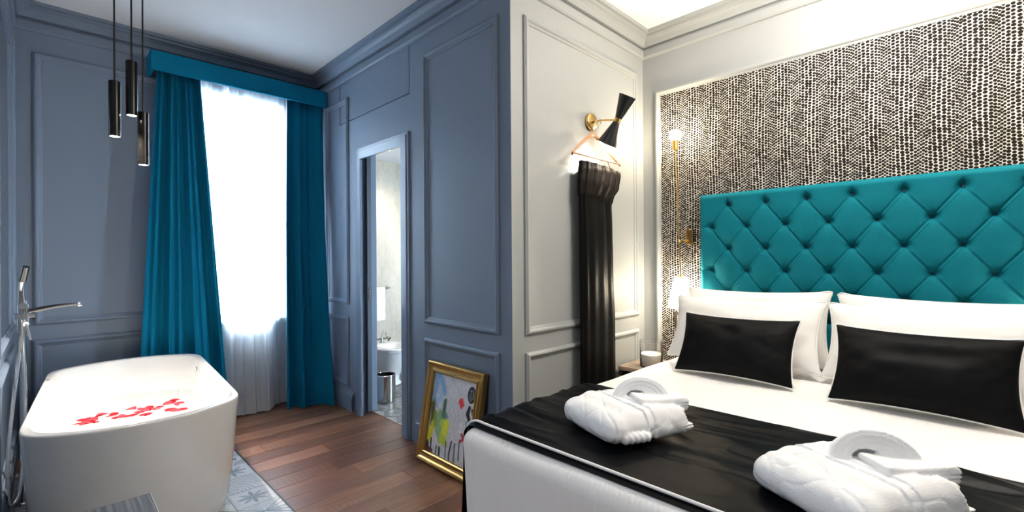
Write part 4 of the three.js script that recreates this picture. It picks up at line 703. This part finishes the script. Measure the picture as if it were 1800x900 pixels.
// ---------------------------------------------------------------- bedside: lamp, nightstand, candle glass, switch
{
  function wallLamp(z, label) {
    const s = thing('bedside_lamp', label, 'lamp', [XH - 0.005, 1.12, z], 0, 'brass bedside wall lamps');
    mesh('wall_plate', box(-0.028, 0, 0.238, 0.342, 0.015, 0.065, 0.003), M.brass, s);
    mesh('arm', merge([cyl(V(-0.02, 0.262, 0.03), V(-0.092, 0.262, 0.0), 0.0055, 0.0055, 12), new THREE.SphereGeometry(0.011, 14, 10).translate(-0.092, 0.262, -0.002)]), M.brass, s);
    mesh('stem', cyl(V(-0.09, 0.0, 0.005), V(-0.085, 0.925, -0.03), 0.0048, 0.0048, 12), M.brass, s);
    mesh('socket', cyl(V(-0.085, 0.905, -0.03), V(-0.085, 0.972, -0.03), 0.021, 0.021, 24), M.brass, s);
    const globe = new THREE.SphereGeometry(0.043, 28, 20).translate(-0.085, 1.010, -0.03);
    mesh('globe_bulb', globe, glow(7, 5.6, 3.6), s);
    const sh = mesh('lamp_shade', lathe([[0.040, 0.012], [0.090, -0.205], [0.0915, -0.205], [0.0415, 0.012]], 48).translate(-0.09, 0, 0.006), phys({ color: rgb(0.93, 0.9, 0.85), roughness: 1, transmission: 0.5, thickness: 0, emissive: rgb(1.0, 0.92, 0.78) }), s);
    mesh('shade_fitter', merge([cyl(V(-0.09, -0.03, 0.006), V(-0.09, 0.022, 0.006), 0.016, 0.016, 20), new THREE.TorusGeometry(0.040, 0.0025, 6, 32).rotateX(Math.PI / 2).translate(-0.09, 0.012, 0.006)]), M.brass, s);
    mesh('shade_bulb', new THREE.SphereGeometry(0.024, 18, 14).translate(-0.09, -0.085, 0.006), glow(8, 6.6, 4.8), s);
    const l1 = new THREE.PointLight(rgb(1, 0.82, 0.58), 0.9, 0, 2); l1.position.set(s.position.x - 0.085, 1.12 + 1.010, z - 0.03); l1.shadow.radius = 2; l1.castShadow = true;
    const l2 = new THREE.PointLight(rgb(1, 0.87, 0.68), 0.6, 0, 2); l2.position.set(s.position.x - 0.09, 1.12 - 0.085, z + 0.006); l2.castShadow = true;
    scene.add(l1, l2);
  }
  wallLamp(-1.478, 'brass bedside wall lamp with bare globe and white cone shade by the grey wall');
  wallLamp(0.43, 'brass bedside wall lamp with cone shade beyond the right edge');
  const wood = dataTex(256, 256, (i, j) => { const n = 0.6 * noise2(i / 34, j / 4, 501, 0, 64) + 0.4 * noise2(i / 10, j / 2, 502, 0, 128); return [0.62, 0.54, 0.46].map((c) => 255 * c * (0.72 + 0.5 * n)); }, true, [2, 2]);
  const wm = std({ map: wood, roughness: 0.45 }), dk = std({ color: rgb(0.022, 0.014, 0.009), roughness: 0.5 });
  const n = thing('nightstand', 'low wooden nightstand with an open dark niche between bed and grey wall', 'nightstand', [3.005, 0, -1.612]);
  mesh('table_top', box(-0.195, 0.195, 0.487, 0.515, -0.168, 0.168, 0.003), wm, n);
  for (const z of [-0.155, 0.155]) mesh('side_panel', box(-0.185, 0.19, 0.12, 0.488, z - 0.011, z + 0.011), dk, n);
  mesh('back_panel', box(0.17, 0.19, 0.12, 0.488, -0.145, 0.145), dk, n);
  mesh('shelf', box(-0.185, 0.17, 0.30, 0.318, -0.145, 0.145), wm, n);
  mesh('bottom_panel', box(-0.185, 0.17, 0.12, 0.14, -0.145, 0.145), dk, n);
  mesh('brass_rail', box(-0.192, -0.185, 0.425, 0.447, -0.166, 0.166, 0.002), M.brass, n);
  for (const x of [-0.165, 0.165]) for (const z of [-0.14, 0.14]) mesh('leg', cyl(V(x, 0, z), V(x, 0.121, z), 0.011, 0.013, 16), M.brass, n);
  const c = thing('candle_glass', 'clear glass jar holding a white candle on the nightstand', 'candle', [2.945, 0.515, -1.60]);
  mesh('jar', lathe([[0, 0.0], [0.072, 0.0], [0.076, 0.004], [0.077, 0.175], [0.0755, 0.177], [0.074, 0.175], [0.073, 0.010], [0, 0.008]], 48), phys({ color: rgb(1, 1, 1), roughness: 0.02, transmission: 1, thickness: 0.01, ior: 1.3 }), c);
  mesh('wax', lathe([[0, 0.0105], [0.0715, 0.0115], [0.0715, 0.085], [0.066, 0.088], [0.02, 0.086], [0, 0.086]], 40), phys({ color: rgb(0.9, 0.87, 0.82), roughness: 0.5 }), c);
  mesh('wick', cyl(V(0, 0.085, 0), V(0.002, 0.102, 0), 0.0016, 0.0012, 8), M.black, c);
  const w = thing('wall_socket', 'dark framed socket plate on the dotted wallpaper below the bedside lamp', 'socket', [XH - 0.004, 0.77, -1.50]);
  mesh('frame', sweep([V(0, 0, -0.045), V(0, 0, 0.045), V(0, 0.085, 0.045), V(0, 0.085, -0.045)].reverse(), true, [[0, 0], [0, 0.008], [0.002, 0.010], [0.016, 0.010], [0.018, 0.006]], V(-1, 0, 0)), std({ color: rgb(0.06, 0.05, 0.042), roughness: 0.35, metalness: 0.5 }), w);
  mesh('insert', box(-0.006, 0, 0.015, 0.07, -0.03, 0.03), M.white, w);
}
// ---------------------------------------------------------------- framed picture leaning on the wall
{
  const Wd = 0.55, Hh = 0.618, p = thing('framed_picture', 'abstract colourful painting in a gold frame leaning against the blue wall', 'picture', [1.662, 0.003, -2.258]);
  p.rotation.order = 'YXZ'; p.rotation.set(-0.175, -Math.PI / 2, 0);
  const path = [V(-Wd / 2, 0, 0), V(Wd / 2, 0, 0), V(Wd / 2, Hh, 0), V(-Wd / 2, Hh, 0)];
  mesh('frame', sweep(path, true, [[0, -0.012], [0, 0.014], [0.004, 0.020], [0.012, 0.023], [0.022, 0.019], [0.030, 0.012], [0.042, 0.009], [0.052, 0.011], [0.056, 0.016], [0.062, 0.017], [0.067, 0.012], [0.070, 0.002], [0.070, -0.010]], V(0, 0, 1)), M.gold, p);
  mesh('backing', box(-Wd / 2 + 0.004, Wd / 2 - 0.004, 0.004, Hh - 0.004, -0.011, -0.006), M.darkmetal, p);
  const art = canvasTex(512, 600, (c, w, h) => {
    const st = (col, lw, pts) => { for (let q = 0; q < 7; q++) { c.globalAlpha = 0.42; dab(col, lw * 1.3 * (0.5 + 0.5 * hash2(q, lw, 611)), pts.map(([x, y], n) => [x + (hash2(q, n, 612 + lw) - .5) * lw * 0.8, y + (hash2(q, n, 613 + lw) - .5) * lw * 0.8])); } c.globalAlpha = 1; };
    const dab = (col, lw, pts) => { c.strokeStyle = col; c.lineWidth = lw; c.lineCap = 'round'; c.lineJoin = 'round'; c.beginPath(); pts.forEach(([x, y], i) => i ? c.lineTo(x, y) : c.moveTo(x, y)); c.stroke(); };
    c.fillStyle = '#d3d3d6'; c.fillRect(0, 0, w, h);
    for (let k = 0; k < 260; k++) { c.fillStyle = hash2(k, 1, 601) > .5 ? 'rgba(240,240,242,0.25)' : 'rgba(170,172,180,0.18)'; c.save(); c.translate(hash2(k, 2, 601) * w, hash2(k, 3, 601) * h); c.rotate(hash2(k, 4, 601) * 3); c.fillRect(-40, -7, 80, 14); c.restore(); }
    st('#8fb4dc', 46, [[20, 20], [40, 90], [30, 190], [60, 250]]); st('#7ea9da', 40, [[60, 10], [110, 60], [140, 130]]); st('#a9c6e4', 34, [[90, 120], [130, 190], [60, 210]]); st('#b9cfe6', 30, [[30, 250], [70, 330]]);
    st('#3f6a57', 34, [[172, 190], [170, 300]]); st('#557f63', 60, [[168, 310], [176, 400]]); st('#7fa878', 40, [[120, 300], [118, 410], [150, 470]]); st('#9cbf8d', 30, [[210, 330], [222, 420]]);
    st('#c9cf3a', 60, [[196, 360], [200, 420]]); st('#e0d92f', 36, [[216, 350], [210, 420]]); st('#b7c437', 44, [[170, 470], [230, 490]]);
    st('#5e6a3a', 40, [[28, 240], [40, 330], [30, 390]]); st('#d6d02c', 40, [[60, 380], [40, 440], [24, 500]]); st('#8b9a3a', 30, [[70, 300], [86, 390]]); st('#e3de45', 22, [[30, 420], [12, 500]]);
    st('#23262a', 26, [[10, 540], [30, 600]]); st('#571c22', 30, [[20, 580], [70, 590]]); st('#30343a', 14, [[60, 500], [66, 600]]); st('#4c545c', 12, [[130, 540], [128, 600]]); st('#2a2e33', 18, [[170, 540], [176, 600]]); st('#4d6b7c', 10, [[240, 480], [250, 590]]); st('#30353b', 12, [[300, 460], [286, 560], [300, 600]]); st('#6d7f8a', 16, [[340, 470], [350, 590]]); st('#43494f', 10, [[390, 430], [402, 560]]);
    st('#c8242c', 30, [[356, 150], [372, 178]]); st('#d6343a', 20, [[342, 172], [366, 150], [360, 196]]); st('#b32430', 16, [[404, 386], [430, 410], [396, 430]]);
    c.fillStyle = '#17181b'; c.beginPath(); c.ellipse(462, 92, 44, 60, 0, 0, 7); c.fill();
    st('#6d7076', 5, [[440, 70], [470, 60], [486, 100], [462, 130], [446, 104]]); st('#8a8d93', 4, [[452, 52], [456, 140]]); st('#7b7e84', 4, [[478, 60], [480, 120]]);
    st('#17181b', 24, [[452, 190], [440, 230], [462, 262]]); st('#1b1c20', 16, [[486, 196], [498, 220]]); st('#7d9bb8', 14, [[440, 290], [452, 350]]); st('#22242a', 10, [[470, 270], [476, 330]]);
  });
  const g = new THREE.BoxGeometry(Wd - 0.135, Hh - 0.135, 0.006); g.translate(0, Hh / 2, -0.003);
  mesh('canvas', g, std({ map: art, roughness: 0.55 }), p);
}
// ---------------------------------------------------------------- bathroom fixtures
{
  const b = thing('bidet', 'white ceramic bidet against the beige bathroom wall', 'bidet', [2.45, 0, BZ0]);
  const ov = (a, front, back, y, cz = 0.30) => { const q = []; for (let i = 0; i < 72; i++) { const t = 2 * Math.PI * i / 72, s = Math.sin(t), c = Math.cos(t); q.push([a * Math.sign(c) * Math.pow(Math.abs(c), s < 0 ? 0.45 : 0.92), y, cz + (s > 0 ? front : back) * Math.sign(s) * Math.pow(Math.abs(s), s < 0 ? 0.55 : 0.92)]); } return q; };
  mesh('bowl', loft([ov(0.10, 0.07, 0.25, 0.0), ov(0.105, 0.075, 0.25, 0.015), ov(0.085, 0.05, 0.25, 0.04), ov(0.088, 0.07, 0.26, 0.10), ov(0.115, 0.13, 0.27, 0.18), ov(0.15, 0.20, 0.285, 0.26), ov(0.165, 0.225, 0.29, 0.315), ov(0.172, 0.235, 0.293, 0.33), ov(0.172, 0.237, 0.293, 0.345), ov(0.182, 0.25, 0.298, 0.352), ov(0.185, 0.255, 0.299, 0.375), ov(0.182, 0.252, 0.298, 0.39), ov(0.172, 0.24, 0.29, 0.395), ov(0.135, 0.20, 0.13, 0.392), ov(0.125, 0.19, 0.12, 0.375), ov(0.09, 0.13, 0.09, 0.30), ov(0.03, 0.04, 0.03, 0.27)], true, true), M.ceramic, b);
  const t = thing('bidet_tap', 'chrome arched tap on the back of the bidet', 'tap', [2.45, 0.393, BZ0 + 0.115]);
  mesh('body', lathe([[0, 0], [0.027, 0], [0.027, 0.008], [0.018, 0.014], [0.016, 0.05], [0.02, 0.055], [0, 0.058]], 28), M.chrome, t);
  mesh('spout', tube([V(0, 0.05, 0), V(0, 0.105, 0.01), V(0, 0.125, 0.05), V(0, 0.105, 0.095), V(0, 0.075, 0.11)], 0.010, 32, 12), M.chrome, t);
  mesh('handle', merge([cyl(V(-0.07, 0.04, 0), V(0.07, 0.04, 0), 0.008, 0.008, 14), cyl(V(0.06, 0.015, 0.02), V(0.085, 0.05, 0.03), 0.009, 0.009, 14), cyl(V(-0.085, 0.03, 0.01), V(-0.06, 0.05, 0), 0.011, 0.011, 14)]), M.darkchrome, t);
  const bin = thing('waste_bin', 'small polished steel waste bin beside the bidet', 'bin', [2.125, 0, -3.745]);
  mesh('bin_body', lathe([[0, 0.004], [0.084, 0.004], [0.086, 0.0], [0.088, 0.008], [0.088, 0.235], [0.086, 0.236], [0.084, 0.232], [0.084, 0.012], [0, 0.012]], 48), std({ color: rgb(0.6, 0.58, 0.55), metalness: 1, roughness: 0.14 }), bin);
  mesh('rim', new THREE.TorusGeometry(0.087, 0.005, 10, 48).rotateX(Math.PI / 2).translate(0, 0.237, 0), M.chrome, bin);
  mesh('bin_liner', lathe([[0, 0.016], [0.080, 0.016], [0.083, 0.234]], 40), M.black, bin);
  const r = thing('towel_rail', 'chrome towel rail on the beige bathroom wall', 'rail', [2.42, 0.955, BZ0]);
  mesh('bar', cyl(V(-0.22, 0, 0.055), V(0.165, 0, 0.055), 0.006, 0.006, 14), M.chrome, r);
  for (const x of [-0.2, 0.15]) mesh('bracket', merge([cyl(V(x, 0, 0), V(x, 0, 0.056), 0.007, 0.007, 12), cyl(V(x, 0, 0), V(x, 0, 0.006), 0.018, 0.018, 20)]), M.chrome, r);
  const tw = thing('hand_towel', 'white hand towel folded over the towel rail', 'towel', [2.42, 0.62, BZ0 + 0.055]);
  const prof = []; for (let i = 0; i <= 40; i++) { const t = i / 40; prof.push(t < 0.47 ? [0.013 + 0.004 * Math.sin(t * 30), lerp(0.0, 0.335, t / 0.47)] : t < 0.53 ? [0.013 * Math.cos((t - 0.47) / 0.06 * Math.PI), 0.335 + 0.013 * Math.sin((t - 0.47) / 0.06 * Math.PI)] : [-0.013, lerp(0.335, 0.06, (t - 0.53) / 0.47)]); }
  const tg = (o) => grid(24, 40, (u, v) => { const p = prof[Math.round(v * 40)], x = lerp(-0.15, 0.10, u); return [x, p[1], p[0] * o + 0.003 * Math.sin(u * 11) * (1 - v)]; });
  mesh('towel_cloth', mergeGeometries([tg(1), tg(0.72)]), M.terry, tw);
  const sp = thing('bathroom_spot', 'small recessed ceiling spot above the bidet', 'lamp', [2.29, BC - 0.006, -3.985]);
  mesh('trim_ring', lathe([[0.036, 0.006], [0.046, 0.006], [0.046, 0.001], [0.038, -0.001], [0.036, 0.003]], 36), M.white, sp);
  mesh('lamp_disc', cyl(V(0, 0.002, 0), V(0, 0.004, 0), 0.036, 0.036, 28), glow(9, 8.4, 7.4), sp);
  const l = new THREE.SpotLight(rgb(1, 0.94, 0.80), 5.5, 0, 1.25, 0.6, 2); l.position.set(2.29, BC - 0.01, -3.985); l.target.position.set(2.35, 0, -4.05); l.castShadow = true; l.shadow.radius = 2; scene.add(l, l.target);
}
// ---------------------------------------------------------------- unseen ceiling lamps, out of view above and beside the frame
{
  const g = thing('unseen_globe_lamp', 'unseen globe lamp above the bed, lighting the ceiling and covers', 'lamp', [2.40, 2.66, -0.25]);  // out of view, placed to brighten the ceiling and the bed
  mesh('lamp_globe', new THREE.SphereGeometry(0.13, 36, 24), glow(3.2, 2.95, 2.6), g);
  mesh('stem', cyl(V(0, 0.125, 0), V(0, CEIL - 2.66 - 0.02, 0), 0.006, 0.006, 12), M.brass, g);
  mesh('ceiling_rose', cyl(V(0, CEIL - 2.66 - 0.025, 0), V(0, CEIL - 2.66, 0), 0.05, 0.05, 32), M.brass, g);
  const l = new THREE.PointLight(rgb(1, 0.93, 0.84), 4.8, 0, 2); l.position.copy(g.position); l.castShadow = true; l.shadow.radius = 6.4; scene.add(l);
  const p = thing('unseen_panel_lamp', 'unseen square ceiling panel lamp beside the camera, lighting the foot of the bed', 'lamp', [-0.95, CEIL, -0.35]);  // out of view, placed to light the bed foot but not the tub
  mesh('lamp_frame', box(-0.33, 0.33, -0.03, -0.001, -0.33, 0.33, 0.004), M.white, p);
  mesh('lamp_diffuser', box(-0.31, 0.31, -0.034, -0.029, -0.31, 0.31), glow(3, 2.95, 2.9), p);
  const r = new THREE.RectAreaLight(rgb(0.96, 0.97, 1.0), 24, 0.6, 0.6); r.position.set(-0.95, CEIL - 0.04, -0.35); r.lookAt(-0.95, 0, -0.35); scene.add(r);
}
renderer.render(scene, camera);
